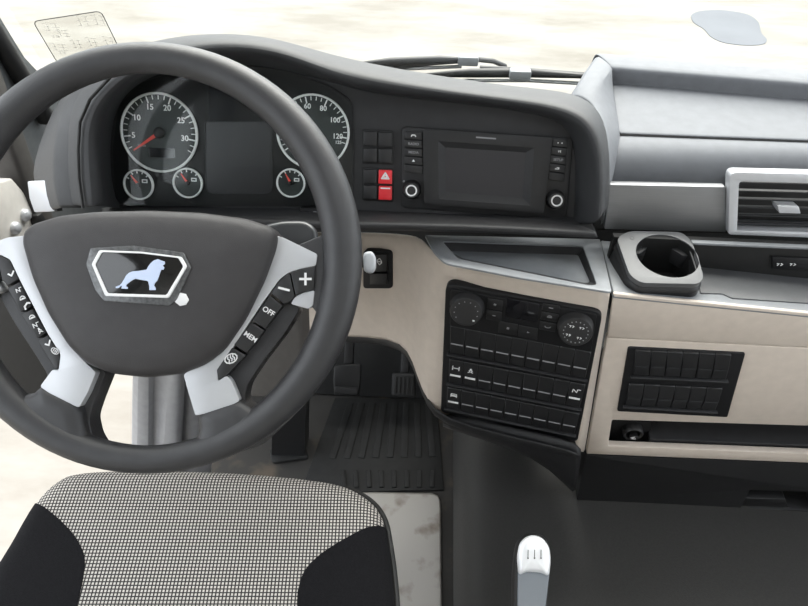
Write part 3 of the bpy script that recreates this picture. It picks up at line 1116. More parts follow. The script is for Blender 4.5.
# mirror adjuster switch on the beige panel left of the console
MF = Frame(pty(379, 268, .914), Vector((-.42, -1, .05)))
MS = thing('mirror_switch', MF.hit(379, 287), 'small black mirror adjuster switch on the beige panel beside the wheel', 'switch')
mk('surround', panel(rounded(MF.uvs([(364, 249.5), (393.5, 249.5), (393.5, 287.5), (364, 287.5)]), .008), (), -.02, .004, .0015), 'panel_black', MS, MF.M)
for q in ([(371, 253), (388, 253), (388, 270), (371, 270)], [(371, 272), (388, 272), (388, 283), (371, 283)]):
    b_ = mk('button', panel(MF.uvs(q, .004), (), .004, .009, .001), 'button', MS, MF.M)
    if q[0][1] == 253:
        u, v = MF.uv(379.5, 261.5, .009)
        mk('pictogram', icon('mirror', .0062), 'print_white', b_, MF.at(u, v, .009), smooth=0)

# ================================================================== passenger side fascia
PAS = thing('passenger_fascia', PF.hit(700, 455), 'beige passenger side dashboard fascia right of the centre console seam', 'fascia')
ue = PF.uv(808, 300)[0] * 0 + (XE - PF.o.x) / PF.u.x


def to_right(a, b_, h=0.0):
    """follow a photo line out to the right wall, in plane coordinates"""
    p, q = Vector(PF.uv(*a, h)), Vector(PF.uv(*b_, h))
    r = p + (q - p) * ((ue - p.x) / (q.x - p.x))
    return (r.x, r.y)


top_l, top_r = PF.uv(613.5, 294), to_right((613.5, 294), (700, 303))
slotq = rounded([PF.uv(612, 420), to_right((612, 420), (808, 426)), to_right((608, 446), (808, 454)), PF.uv(608, 446)], [.004, 0, 0, .004])
seam_l, seam_r = PF.uv(607, 338), to_right((607, 338), (808, 348))
bot_l, bot_r = PF.uv(586.5, 454), to_right((586.5, 454), (808, 463))
g = .0006
topr_y = to_right((700, 303), (808, 314))
ridge = [top_l, to_right((613.5, 294), (808, 313.5))]
bm = panel([(seam_l[0], seam_l[1] + g), (seam_r[0], seam_r[1] + g)] + ridge[::-1], (), -.006, 0.0, .002, 2)
mk('upper_panel', bm, 'beige', PAS, PF.M)
bm = panel([bot_l, bot_r, (seam_r[0], seam_r[1] - g), (seam_l[0], seam_l[1] - g)], [[(min(x, ue - .01), y) for x, y in slotq]], -.012, 0.0, .0015)
mk('lower_panel', bm, 'beige', PAS, PF.M)
# open compartment behind the slot
xs = [p[0] for p in slotq]
ys = [p[1] for p in slotq]
sl0 = PF.uv(606, 418)
bm = boxb(min(xs) - .012, ue, min(ys) - .035, max(ys) + .012, -.13, -.125)
mk('compartment_back', bm, 'deep_black', PAS, PF.M)
bm = boxb(min(xs) - .012, min(xs) - .006, min(ys) - .035, max(ys) + .012, -.125, -.012)
mk('compartment_side', bm, 'deep_black', PAS, PF.M)
pl0, pl1 = PF.uv(652, 446, 0), to_right((652, 446), (808, 452.5), 0)
bm = panel([(pl0[0], pl0[1]), (pl1[0], pl1[1]), (pl1[0], pl1[1] - .01), (pl0[0], pl0[1] - .01)], (), -.125, -.014, .001)
mk('compartment_floor', bm, 'dash_dark', PAS, PF.M)
bm = panel(PF.uvs([(606, 420), (651, 422), (650, 450), (604, 449)], -.03), (), -.06, -.03)
mk('socket_plate', bm, 'panel_black', PAS, PF.M)

# blank switch panel
BP = thing('blank_switch_panel', PF.hit(675, 412), 'black panel with two rows of unmarked switches on the passenger fascia', 'switch panel')
bm = panel(rounded(PF.uvs([(628, 346), (745, 352), (727, 416), (617, 410)]), .004), (), -.006, .003, .0012)
mk('housing', bm, 'panel_black', BP, PF.M)
BF = PF.turned((637, 350.5), (731, 354.7))
switch_rows(BF, [((636.5, 350.5), (731, 355), (727.5, 381), (632.5, 376.5)), ((630, 384.5), (722.5, 388.5), (716.5, 412), (624.5, 406.5))], 6, BP, {}, line='dash_grey')

# 12 volt socket
SK = thing('power_socket', PF.hit(632, 434), 'round black power socket at the left end of the open compartment', 'socket')
u, v = PF.uv(632, 428.5, -.03)
M_ = PF.at(u, v, -.03)
mk('ring', lathe([(.017, 0), (.017, .012), (.015, .014), (.012, .012), (.012, -.012), (0, -.012)], 32, cap=False), 'button', SK, M_)
mk('flap', panel(rounded([(-.006, -.011), (.010, -.009), (.008, .001), (-.005, -.002)], .002), (), .010, .016, .001), 'black_plastic', SK, M_)
mk('pictogram', stroke([(-.004, -.004), (.002, -.002), (-.002, -.007), (.005, -.007)], .0014, .016, .0165), 'print_white', SK, M_, smooth=0)

# glovebox below
GB = thing('glovebox', PF.hit(700, 510), 'black glovebox with recessed handle under the beige passenger fascia', 'glovebox')
gl = PF.uv(586, 456.5)
gr_ = to_right((586, 456.5), (808, 465))
gbl, gbr = PF.uv(577, 501), to_right((577, 501), (808, 517))
hx = [PF.uv(750, 491), PF.uv(816, 493), PF.uv(812, 512), PF.uv(741, 509)]
bm = panel(rounded([gl, gr_, gbr, gbl], .004), [rounded(hx, .003)], -.10, -.002, .003)
mk('body', bm, 'black_plastic', GB, PF.M)
mk('handle_recess', panel([(p[0], p[1]) for p in hx], (), -.10, -.035), 'deep_black', GB, PF.M)
mk('handle', panel(rounded([PF.uv(743, 501), PF.uv(786, 502), PF.uv(789, 509.5), PF.uv(741.5, 509)], .003), (), -.035, -.006, .003), 'black_plastic', GB, PF.M)
# black underside between console and glovebox
rows = []
for (a, b_, y0), (c, d_, y1) in (((440, 421, .79), (440, 428, .80)), ((500, 437, .76), (520, 452, .79)), ((540, 446, .735), (553, 475, .76)), ((584, 456, .722), (574, 500, .745))):
    T, B = pty(a, b_, y0 + .004), pty(c, d_, y1)
    rows.append([T + Vector((0, .02, .01)), T, T.lerp(B, .5), B, B + Vector((0, .05, -.004)), B + Vector((0, .3, -.004))])
world_grid(rows, 'underside', 'black_plastic', CON, sub=1, solid=.004)

# ================================================================== shelf, cup holder, strip, vent
SHZ = .846
SH = thing('shelf', (0.5, .8, SHZ), 'open grey shelf above the beige passenger fascia behind the cup holder', 'shelf')
sl, sr = Vector((ptz(603, 240, SHZ).x, 0, 0)), 0
rl, rr_ = PF.P(*ridge[0], -.001), PF.P(*ridge[1], -.001)
bkl = ptz(601, 240, SHZ)
dn_ = (rr_ - rl).cross(bkl - rl).normalized()
DKF = Frame(rl, dn_ if dn_.z > 0 else -dn_, rr_ - rl)


def dk(p):
    q_ = p - DKF.o
    return (q_.dot(DKF.u), q_.dot(DKF.v))


bkr = Vector((XE, bkl.y + .02, DKF.P(0, 0).z))
CHF = Frame(ptz(662, 285, SHZ + .030), tilt_normal(82, 0))
hc = CHF.P(*CHF.uv(666.5, 257.5), -.035)
SFm = Frame((0.5, .8, SHZ), (0, 0, 1))
bm = panel([dk(rl), dk(rr_), dk(bkr), dk(bkl)], [circle(*dk(hc), .044, 32)], -.008, 0.0, .002)
mk('deck', bm, 'tray_grey', SH, DKF.M)
# recessed darker floor mat of the shelf
q = DKF.uvs(((700, 294), (722, 294.5), (732, 299), (808, 304)))
qe = (dk(rr_)[0], q[3][1] - .004)
mk('shelf_liner', panel(q + [qe, (qe[0], .13), (DKF.uv(697, 262)[0], .13)], (), 0, .002, .001), 'holder_grey', SH, DKF.M)
YBK = ptz(750, 269, SHZ).y
bm = boxb(ptz(601, 240, SHZ).x - .5, XE - .5, YBK - .8, YBK - .79, -.02, pty(750, 243, YBK).z - SHZ)
mk('back_wall', bm, 'deep_black', SH, SFm.M)
# grey lip across the back and small marked buttons
LPF = Frame(pty(760, 245, YBK - .004), tilt_normal(0))
l0, l1 = LPF.uv(692, 241.5), LPF.uv(808, 244)
ex = (XE - LPF.o.x)
bm = panel([l0, (ex, l1[1]), (ex, l1[1] - .004), (l0[0], l0[1] - .004)], (), -.005, .003, .001)
mk('back_lip', bm, 'tray_grey', SH, LPF.M)
b_ = mk('button_bar', panel(LPF.uvs([(772, 257), (815, 259), (813, 271), (773, 269)], 0), (), -.003, 0, .001), 'panel_black', SH, LPF.M)
for px in (780, 793):
    u, v = LPF.uv(px, 264.5)
    mk('pictogram', icon('two', .0045), 'print_white', b_, LPF.at(u, v, 0), smooth=0)

# aluminium trim strip
TS = Frame(pty(665, 205, .872), tilt_normal(8, 0))
STRIP = thing('trim_strip', TS.hit(665, 231), 'brushed aluminium trim strip left of the air vent', 'trim')
bm = panel(rounded(TS.uvs([(609, 183.5), (725, 186), (725, 231), (604, 228)]), .002), (), -.01, .004, .0015)
mk('plate', bm, 'brushed', STRIP, TS.M)
# vent
VF = Frame(pty(770, 205, .866), tilt_normal(8, 0))
VEN = thing('air_vent', VF.hit(770, 232), 'silver framed air vent with horizontal black slats on passenger dashboard', 'air vent')
vo = [VF.uv(728, 170), VF.uv(930, 174.5), VF.uv(926, 240), VF.uv(726.5, 232)]
vi = [VF.uv(737, 179), VF.uv(920, 184), VF.uv(917, 233), VF.uv(735, 228)]
bm = panel(rounded(vo, [.010, .010, .004, .004]), [rounded(vi, [.006, .006, .002, .002])], -.01, .008, .002)
mk('frame', bm, 'silver', VEN, VF.M)
mk('duct', panel(vi, (), -.035, -.030), 'deep_black', VEN, VF.M)
for k in range(6):
    t = (k + .5) / 6
    a, b_ = mixp(vi[0], vi[3], t), mixp(vi[1], vi[2], t)
    bm = panel([(a[0], a[1] - .001), (b_[0], b_[1] - .001), (b_[0], b_[1] + .0006), (a[0], a[1] + .0006)], (), -.011, -.003, .0004)
    mk('slat', bm, 'dash_grey', VEN, VF.M)
q = [VF.uv(774, 202), VF.uv(795, 203), VF.uv(797, 210), VF.uv(776, 209.5)]
mk('adjuster_tab', panel(rounded(q, .001), (), -.01, .012, .0015), 'silver', VEN, VF.M)

# underside of the block, blackened to paint in the shadow over the shelf
bm = grid([[p - Vector((0.2, .9, .9)) for p in [r_sb[0] + Vector((0, -.004, 0)), r_sb[4] + Vector((0, -.004, 0))]], [p + Vector((0, .12, -.01)) - Vector((0.2, .9, .9)) for p in (r_sb[0], r_sb[4])]])
mk('block_underside', bm, 'deep_black', DASH, Matrix.Translation((0.2, .9, .9)), solid=.004)

# cup holder
CHF = Frame(ptz(662, 285, SHZ + .030), tilt_normal(82, 0))
CH = thing('cup_holder', ptz(662, 288, SHZ), 'grey square cup holder with round opening on the shelf', 'cup holder')
co = rounded(CHF.uvs([(616, 240), (628, 233), (681, 234), (691, 243), (703, 279), (698, 286), (640, 285), (629, 277)]), .010)
cx, cy = CHF.uv(666.5, 257.5)
hr = abs(CHF.uv(697, 257)[0] - CHF.uv(636, 257)[0]) / 2
bm = panel(co, [circle(cx, cy, hr, 40)], -.004, .004, .0025, 3)
mk('top_plate', bm, 'holder_grey', CH, CHF.M)
cm = (sum(p[0] for p in co) / len(co), sum(p[1] for p in co) / len(co))
def grow(k, h):
    return [(cm[0] + (x - cm[0]) * k, cm[1] + (y - cm[1]) * k, h) for x, y in co]
bm = grid([grow(.97, -.003), grow(1.03, -.010), grow(1.035, -.014), grow(1.01, -.016), grow(1.05, -.030), grow(1.06, -.045)], close=True)
mk('body', bm, 'black_plastic', CH, CHF.M, solid=.003)
bm = lathe([(hr, .002), (hr * .99, -.006), (hr * .95, -.02), (hr * .93, -.055), (0, -.055)], 40, cap=False, cx=cx, cy=cy)
mk('cup_well', bm, 'deep_black', CH, CHF.M)
for k in range(4):
    a = R(45 + 90 * k)
    M_ = CHF.at(cx + math.cos(a) * hr * .90, cy + math.sin(a) * hr * .90, -.016, a + math.pi / 2)
    mk('grip_tab', panel(rounded([(-.016, -.006), (.016, -.006), (.010, .004), (-.010, .004)], .003), (), -.02, .004, .001), 'dash_dark', CH, M_)
u, v = CHF.uv(632, 238, .004)
mk('pictogram', stroke(circle(0, 0, .003, 10), .0007, 0, .0003, closed=True), 'print_dark', CH, CHF.at(u, v, .004), smooth=0)

# ================================================================== steering wheel
WD = .74
SW = Frame(pt(147, 258, WD), -(ROT @ Vector((0, 0, -1))), ROT @ Vector((1, 0, 0)))
WH = thing('steering_wheel', pt(147, 258, WD + .06), 'large black leather steering wheel with silver spokes and lion emblem', 'steering wheel')


def wpx(x, y, h=0.0):
    return SW.uv(x, y, h)


# rim
RO = 215.5 / FPX * WD
bm = bmesh.new()
n1, n2 = 96, 20
rr = []
for i in range(n1):
    a = 2 * math.pi * i / n1
    side = abs(math.cos(a)) ** 1.5
    lowgrip = max(0, math.cos(a * 2 + math.pi * .0)) * .0
    mr = .0160 + .0048 * side - .0012 * max(0, -math.sin(a))
    rc = RO - mr
    ring = []
    for j in range(n2):
        b_ = 2 * math.pi * j / n2
        ring.append(((rc + mr * math.cos(b_)) * math.cos(a), (rc + mr * math.cos(b_)) * math.sin(a), mr * .95 * math.sin(b_)))
    rr.append(ring)
rr.append(rr[0])
grid(rr, bm, close=True)
mk('rim', bm, 'leather', WH, SW.M)


def dome(poly, layers, name, m, parent, cshift=None):
    """closed outline raised into a soft cushion; layers of (scale, height)"""
    c = cshift or (sum(p[0] for p in poly) / len(poly), sum(p[1] for p in poly) / len(poly))
    bm = bmesh.new()
    rows_ = [[(c[0] + (x - c[0]) * s, c[1] + (y - c[1]) * s, h) for x, y in poly] for s, h in layers]
    grid(rows_, bm, close=True)
    bm.faces.new([bm.verts.new(p) for p in rows_[-1]])
    bm.faces.new([bm.verts.new(p) for p in rows_[0]])
    return mk(name, bm, m, parent, SW.M, smooth=60)


hub = [(24, 243), (25, 232), (34, 224), (62, 215.5), (100, 211.5), (150, 210.5), (200, 212.5), (246, 218.5), (272, 227), (279, 236), (277, 249), (266, 280), (247, 319), (226, 350), (206, 365), (182, 374), (148, 378), (112, 374), (88, 364), (70, 346), (50, 314), (34, 278)]
hubp = rounded([wpx(x, y, .006) for x, y in hub], .008, 3)
dome(hubp, [(.96, -.045), (1.0, -.02), (1.0, .004), (.985, .012), (.955, .017), (.88, .0215), (.7, .0245), (.4, .026), (.12, .0265)], 'hub_cover', 'airbag', WH)

sil_r = [(276, 236), (284, 238), (318, 254.5), (316.5, 266), (301, 269), (290, 272.5), (281, 279), (264, 302), (237, 343), (219, 369), (219, 381), (228, 375), (233, 381), (241, 400), (226, 408), (197, 415), (190, 392), (185, 374), (206, 360), (226, 346), (250, 312), (270, 270)]
sil_l = [(28, 236), (10, 238), (-24, 251), (-22, 262), (-8, 256), (3, 255), (13, 260), (22, 279), (50, 333), (63, 354), (61, 370), (55, 369), (42.5, 386), (60, 398), (81.5, 407), (90, 392), (98, 372), (88, 362), (72, 345), (52, 313), (34, 272)]
for pg in (sil_r, sil_l):
    bm = panel(rounded([wpx(x, y) for x, y in pg], .0025, 3), (), -.012, .0055, .0025, 3)
    mk('spoke_trim', bm, 'silver', WH, SW.M)
# dark spoke bodies behind the trim
for pg, h0, h1 in (([(190, 370), (215, 360), (248, 335), (284, 300), (300, 308), (283, 335), (262, 362), (246, 386), (243, 402), (262, 417), (292, 418), (262, 446), (215, 462), (190, 462), (196, 440), (199, 425), (196, 408)], -.035, -.006),
                   ([(104, 372), (80, 358), (46, 330), (10, 288), (-5, 295), (12, 325), (30, 352), (45, 376), (44, 388), (30, 400), (0, 398), (28, 432), (70, 456), (104, 460), (90, 438), (86, 420), (92, 402)], -.035, -.006),
                   ([(296, 246), (340, 228), (342, 312), (322, 320), (312, 306), (300, 300)], -.014, .0035),
                   ([(-4, 246), (-46, 232), (-48, 312), (-28, 320), (-18, 306), (-6, 300)], -.014, .0035)):
    bm = panel(rounded([wpx(x, y) for x, y in pg], .006, 4), (), h0, h1, .005, 3)
    mk('spoke_body', bm, 'leather', WH, SW.M)
# blends of the lower spokes into the rim
for pg in ([(198, 413), (241, 399), (250, 408), (276, 412), (288, 414), (262, 440), (215, 458), (192, 455), (197, 438), (200, 428)],
           [(82, 405), (42, 385), (34, 394), (12, 396), (4, 398), (30, 426), (72, 450), (98, 452), (88, 434), (85, 424)]):
    c = [wpx(x, y) for x, y in pg]
    dome(rounded(c, .008, 3), [(1.0, -.014), (1.0, -.002), (.96, .004), (.8, .0085), (.4, .010)], 'spoke_blend', 'leather', WH)
# thumb paddles
for pg in ([(291, 304), (295, 297), (303, 293), (315.5, 290), (313.5, 306), (309, 309), (298, 306)], [(4, 290), (-1, 282), (-9, 278), (-22, 275), (-20, 292), (-15, 295), (-3, 293)]):
    mk('thumb_paddle', panel(rounded([wpx(x, y) for x, y in pg], .003), (), -.012, .004, .003, 3), 'silver', WH, SW.M)
# buttons on the spokes
BT = [
    ([(291.5, 272.5), (301, 269.5), (316, 266.5), (315, 289.5), (302, 292.5), (296.5, 296)], [('plus', .0058, (305.5, 279), 0)], 'plus'),
    ([(272, 293), (281.5, 279.5), (290.5, 273), (295.5, 297), (290, 302.5), (284.5, 303.5)], [('minus', .0056, (284, 289), -.25)], 'minus'),
    ([(270.5, 295.5), (283.5, 305.5), (266.5, 328.5), (253.5, 320)], [('OFF', .0078, (268.5, 311.5), -.55)], 'off'),
    ([(252.5, 322), (265.5, 330.5), (248, 352.5), (235, 344.5)], [('MEM', .0074, (250.5, 337), -.6)], 'mem'),
    ([(233.5, 347), (247, 355), (229, 374), (219.5, 380), (218, 369.5)], [('heat', .0062, (231, 358.5), .45)], 'heat'),
    ([(-21, 263), (-8, 257), (-1, 255.5), (4, 278), (-4, 281), (-20, 274)], [('plus', .005, (-10, 267), 0)], 'a'),
    ([(0, 255.5), (3, 255.5), (12.5, 261), (21.5, 279.5), (11, 286), (5, 280)], [('check', .0045, (11.5, 274), .3)], 'b'),
    ([(10.5, 288.5), (22.5, 282), (34, 306.5), (23.5, 312.5)], [('N', .004, (19, 290), .4), ('dome', .004, (22.5, 298), .4), ('phone', .004, (27, 305.5), 1.0)], 'c'),
    ([(24.5, 315), (35, 309), (49, 332.5), (40.5, 338.5)], [('dome', .004, (32, 317), .4), ('N', .0042, (36, 325), .4), ('skid', .0042, (40, 330.5), .6)], 'd'),
    ([(41, 341), (50.5, 335), (62.5, 354.5), (60.5, 369.5), (57, 367)], [('check', .0045, (48.5, 343.5), .5), ('heat', .0038, (55, 351), -.6)], 'e'),
]
for pg, marks, _ in BT:
    bm = panel(rounded([wpx(x, y) for x, y in pg], .0012, 2), (), -.010, .006, .0016)
    b_ = mk('spoke_button', bm, 'button', WH, SW.M)
    for ic, s, (x, y), a in marks:
        u, v = wpx(x, y, .006)
        if ic.isupper() and len(ic) > 1:
            lettering(ic, s, SW, u, v, .0062, 'print_white', b_, a)
        else:
            mk('pictogram', icon(ic, s), 'print_white', b_, SW.at(u, v, .006, a), smooth=0)
# emblem
EH = .0262
eo = [(91, 248), (135, 245.5), (184, 252.5), (191.5, 268), (177, 300), (170, 306), (105, 301.5), (96, 291), (86.5, 265)]
ei = [(101, 250.5), (143, 252), (182.5, 257), (188, 266.5), (170, 298), (107, 296), (93.5, 264.5)]
em = mk('emblem', panel(rounded([wpx(x, y, EH) for x, y in eo], .002), (), EH - .004, EH + .002, .0012), 'clear_rim', WH, SW.M)
em['label'] = 'black badge with pale blue lion in clear protective film'
k0 = [wpx(x, y, EH) for x, y in ei]
cen = (sum(p[0] for p in k0) / 7, sum(p[1] for p in k0) / 7)
k1 = [(cen[0] + (x - cen[0]) * .93, cen[1] + (y - cen[1]) * .90) for x, y in k0]
mk('badge_plate', panel(rounded(k1, .002), (), EH, EH + .0035, .0004), 'emblem_black', em, SW.M)
mk('badge_border', panel(rounded(k0, .002), [rounded(k1, .002)], EH, EH + .0045, .0006), 'print_white', em, SW.M)
lion = [(222, 322), (236, 317), (250, 311), (262, 297), (275, 275), (288, 252), (305, 235), (330, 226), (370, 222), (415, 215), (425, 195), (440, 175), (460, 158), (485, 150), (505, 158), (526, 165), (528, 180), (514, 190), (525, 203), (518, 217), (505, 215), (498, 235), (490, 260), (480, 285), (465, 300), (460, 315), (470, 330), (470, 342), (432, 342), (432, 320), (425, 290), (415, 284), (380, 279), (345, 272), (330, 278), (310, 292), (290, 308), (285, 318), (298, 325), (297, 335), (258, 333), (262, 318), (254, 317), (240, 329), (226, 331)]
mk('lion', panel([wpx(80 + x / 6.215, 235 + y / 6.215, EH + .004) for x, y in lion], (), EH + .003, EH + .0046), 'lion_blue', em, SW.M, smooth=0)
u, v = wpx(182.5, 298.5, EH)
mk('film_tab', panel([wpx(177, 292, EH), wpx(186, 294, EH), wpx(189, 300, EH), wpx(186, 305, EH), wpx(180, 306, EH), wpx(174, 301, EH)], (), EH - .001, EH + .001, .0005), 'print_white', em, SW.M)

# ================================================================== steering column and stalks
COLN = thing('shaft_shroud', ptz(165, 455, 0.0), 'grey ribbed steering shaft cover seen below the wheel hub', 'steering shaft')
c0 = SW.P(0, 0, -.05)
c1 = Vector((c0.x + .01, .98, .70))
bm = tube([c0 - MW[COLN.name].translation, c0.lerp(c1, .35) - MW[COLN.name].translation, c1 - MW[COLN.name].translation], [.055, .06, .07], 20)
mk('upper_shroud', bm, 'shroud', COLN)
# ribbed lower cover leaning to the floor
YB = 1.12
rib = []
px_cols = [(131, 133), (136, 137), (150, 148), (152, 150), (158, 152), (172, 160), (176, 176), (186, 182), (200, 196)]
dep = [.06, 0.0, -.004, .028, .028, -.004, -.004, .0, .06]
rows = []
for k in range(5):
    t = k / 4
    yy = lerp(360, 500, t)
    row = []
    for (xa, xb), dd in zip([(133, 131), (138, 136), (150, 149), (153, 151), (163, 153), (172, 158), (177, 176), (183, 175), (186, 178)], dep):
        p = pt(lerp(xa, xb, t), yy, lerp(1.22, 1.55, t) + dd * .9)
        row.append(p)
    rows.append(row)
world_grid(rows, 'lower_cover', 'column_grey', COLN, sub=1, solid=.006)
rows = []
for k in range(4):
    t = k / 3
    yy = lerp(360, 500, t)
    row = [pt(lerp(xa, xb, t), yy, lerp(1.26, 1.60, t) + dd) for (xa, xb), dd in zip([(182, 174), (186, 178), (196, 190), (200, 195), (214, 212)], [.05, 0, 0, .01, .06])]
    rows.append(row)
world_grid(rows, 'side_cover', 'column_grey', COLN, sub=1, solid=.006)

ST = thing('indicator_stalk', pt(290, 245, .84), 'smoke grey indicator stalk paddle above the right silver spoke', 'stalk')
SKF = Frame(pt(298, 238, .82), SW.w, SW.u)
mk('paddle', panel(rounded(SKF.uvs([(262, 226), (283, 221), (306, 221), (317, 229), (320, 262), (270, 268)]),   .008), (), -.012, .008, .006, 3), 'smoke_grey', ST, SKF.M)
ST2 = thing('wiper_stalk', pt(340, 262, .87), 'thin control stalk with pale grey tip beside the mirror switch', 'stalk')
o_ = MW[ST2.name].translation
bm = tube([pt(290, 262, .88) - o_, pt(330, 262, .865) - o_, pt(364, 262, .855) - o_], [.009, .008, .007], 14)
mk('shaft', bm, 'black_plastic', ST2)
TPF = Frame(pt(369, 262.5, .85), SW.w, SW.u)
mk('tip', panel(rounded(TPF.uvs([(363, 253), (372, 251), (376, 257), (376, 269), (372, 274), (364, 272)]), .006), (), -.010, .008, .004, 3), 'stalk_tip', ST2, TPF.M)
# knee panels below the dashboard
KP = thing('knee_panel', pt(262, 395, 1.15), 'grey brown lower panel beside the steering column', 'panel')
KF = Frame(pt(262, 360, 1.06), tilt_normal(10, 18))
mk('panel_body', panel(rounded(KF.uvs([(236, 318), (300, 300), (303, 372), (278, 398), (246, 398), (236, 370)]), .02), (), -.03, 0, .008, 3), 'shroud', KP, KF.M)
KL = thing('left_knee_panel', pt(20, 380, 1.05), 'dark lower dashboard panel behind the left spoke of the wheel', 'panel')
KLF = Frame(pt(25, 330, 1.06), tilt_normal(5, -10))
mk('panel_body', panel(rounded(KLF.uvs([(-60, 252), (28, 248), (62, 226), (120, 222), (120, 330), (88, 362), (52, 398), (6, 416), (-60, 418)]), .02), (), -.03, 0, .008, 3), 'knee_dark', KL, KLF.M)

# ================================================================== footwell
FM = Frame((0, 0, 0.0), (0, 0, 1))
MAT = thing('floor_mat', ptz(370, 470, 0.0), 'black ribbed rubber floor mat in the footwell', 'floor mat')
mq = [ptz(x, y, 0.004) for x, y in ((300, 494), (444, 490), (437, 400), (335, 398))]
mk('base', panel([(p.x, p.y) for p in mq], (), 0, .006, .002), 'rubber', MAT, FM.M)
for k in range(8):
    t = (k + .5) / 8
    a, b_ = mixp((325, 458), (440, 456), t), mixp((345, 402), (434, 402), t)
    p, q = ptz(*a, .01), ptz(*b_, .01)
    s = (q - p).normalized().cross(Vector((0, 0, 1))) * .009
    mk('rib', panel([((p + s).x, (p + s).y), ((q + s).x, (q + s).y), ((q - s).x, (q - s).y), ((p - s).x, (p - s).y)], (), .005, .009, .002), 'rubber', MAT, FM.M)
    p, q = ptz(lerp(338, 438, t), 487, .01), ptz(lerp(336, 439, t), 470, .01)
    s = (q - p).normalized().cross(Vector((0, 0, 1))) * .006
    mk('rib', panel([((p + s).x, (p + s).y), ((q + s).x, (q + s).y), ((q - s).x, (q - s).y), ((p - s).x, (p - s).y)], (), .005, .011, .002), 'rubber', MAT, FM.M)
# toe board rising to the bulkhead
bm = grid([[(XL, 1.32, 0.002), (XR, 1.32, 0.002)], [(XL, 1.40, .14), (XR, 1.40, .14)], [(XL, 1.415, .5), (XR, 1.415, .5)], [(XL, 1.415, .78), (XR, 1.415, .78)]])
struct(mk('trim_4', bm, 'rubber', solid=.01))
# pedals
for nm, pad, lab, yw, fl in (('brake_pedal', [(333, 379), (334, 365), (361, 364), (361, 379), (359, 396), (334, 396)], 'black brake pedal with pad bar in the dark footwell', 0, 0),
                             ('accelerator_pedal', [(392, 373), (415, 374), (416, 398), (391, 396)], 'ribbed black accelerator pedal nearest the beige console', 0, 1)):
    PDF = Frame(ptz(sum(p[0] for p in pad) / len(pad), 384, .13), tilt_normal(38))
    T = thing(nm, PDF.hit(pad[-1][0] + 10, 397), lab, 'pedal')
    mk('pad', panel(rounded(PDF.uvs(pad), .008), (), -.015, .0, .004), 'black_plastic', T, PDF.M)
    a = PDF.uvs(pad)
    x0, x1 = min(p[0] for p in a) + .006, max(p[0] for p in a) - .006
    y0, y1 = min(p[1] for p in a), max(p[1] for p in a)
    if fl:
        for k in range(5):
            xx = lerp(x0, x1, (k + .5) / 5)
            mk('tread_rib', boxb(xx - .0025, xx + .0025, y0 + .01, y1 - .01, 0, .004, .001), 'rubber', T, PDF.M)
    else:
        mk('pad_bar', boxb(x0, x1, y0 + .008, y0 + .026, 0, .010, .003), 'dash_dark', T, PDF.M)
    mk('arm', boxb((x0 + x1) / 2 - .012, (x0 + x1) / 2 + .012, (y0 + y1) / 2 - .02, y1 + .10, -.04, -.014, .004), 'black_plastic', T, PDF.M)
# black pedal post with base plate
BPF = ptz(289, 452, 0)
BOOT = thing('pedal_post', BPF, 'black post on a rounded floor plate beside the rubber mat', 'post')
M_ = Matrix.Translation(BPF)
b0 = [ptz(x, y, .012) - BPF for x, y in ((269, 448), (305, 446), (309, 457), (272, 462))]
mk('floor_plate', panel(rounded([(p.x, p.y) for p in b0] , .01), (), 0, .012, .004), 'rubber', BOOT, M_)
rows = []
for k, (l, r, y, d_) in enumerate(((271, 304, 452, 1.76), (272, 305, 425, 1.70), (274, 307, 390, 1.60), (280, 310, 335, 1.45))):
    L, Rr = pt(l, y, d_) - BPF, pt(r, y, d_) - BPF
    if k == 0:
        L.z = Rr.z = .008
    w_ = Vector((0, .07, 0))
    rows.append([L, Rr, Rr + w_, L + w_])
mk('post_body', grid(rows, close=True), 'black_plastic', BOOT, M_, smooth=30)

# paper sheet on the floor
PAP = [ptz(x, y, .004) for x, y in ((330, 494), (441.5, 492), (443, 640), (330, 640))]
bm = bmesh.new()
rows = []
for i in range(7):
    row = []
    for j in range(7):
        p = PAP[0].lerp(PAP[1], j / 6).lerp(PAP[3].lerp(PAP[2], j / 6), i / 6)
        row.append(p + Vector((0, 0, .006 + .004 * math.sin(i * 1.7 + j * .9))) - PAP[0])
    rows.append(row)
o = mk('paper_sheet', grid(rows), 'paper', None, Matrix.Translation(PAP[0]), sub=1, solid=.002)
tag(o, 'muddy pale paper sheet on the floor between seat and engine tunnel', 'paper')

# engine tunnel
XT = .092
sec = [(0.0, 0.0), (.004, .20), (.010, .27), (.030, .305), (.06, .315), (.5, .33), (.95, .315), (.985, .27), (1.0, 0)]
rows = []
for y in (-.6, 0, .6, 1.0, 1.38):
    rows.append([(XT + a, y, b_) for a, b_ in sec])
o = mk('engine_tunnel', grid(rows), 'tunnel', None, None, sub=2, solid=.01)
tag(o, 'dark grey carpeted engine tunnel under the gear lever', 'engine cover')

# gear lever
gk = pt(533, 552, 1.0)
GL = thing('gear_lever', Vector((gk.x - .005, gk.y - .10, .335)), 'silver topped gear knob with shift pattern at the bottom edge', 'gear lever')
o_ = MW[GL.name].translation
KFm = Frame(gk, Vector((0, -.62, .78)))
kn = [(513, 580), (515, 556), (518, 543), (525, 536), (534, 534), (544, 537), (550, 546), (551.5, 560), (549, 580), (546, 612), (544, 640), (512, 640), (513, 610)]
kp = rounded(KFm.uvs(kn), .004, 3)
bm = bmesh.new()
def kl(s, h, dy=0):
    c = KFm.uv(532, 575)
    return [(c[0] + (x - c[0]) * s, c[1] + (y - c[1]) * s + dy, h) for x, y in kp]
kp = rounded(KFm.uvs(kn), .010, 5)
rows = [kl(.80, -.030), kl(.98, -.022), kl(1.03, -.010), kl(1.0, -.001), kl(.95, .003)]
grid(rows, bm, close=True)
bm.faces.new([bm.verts.new(p) for p in rows[-1]])
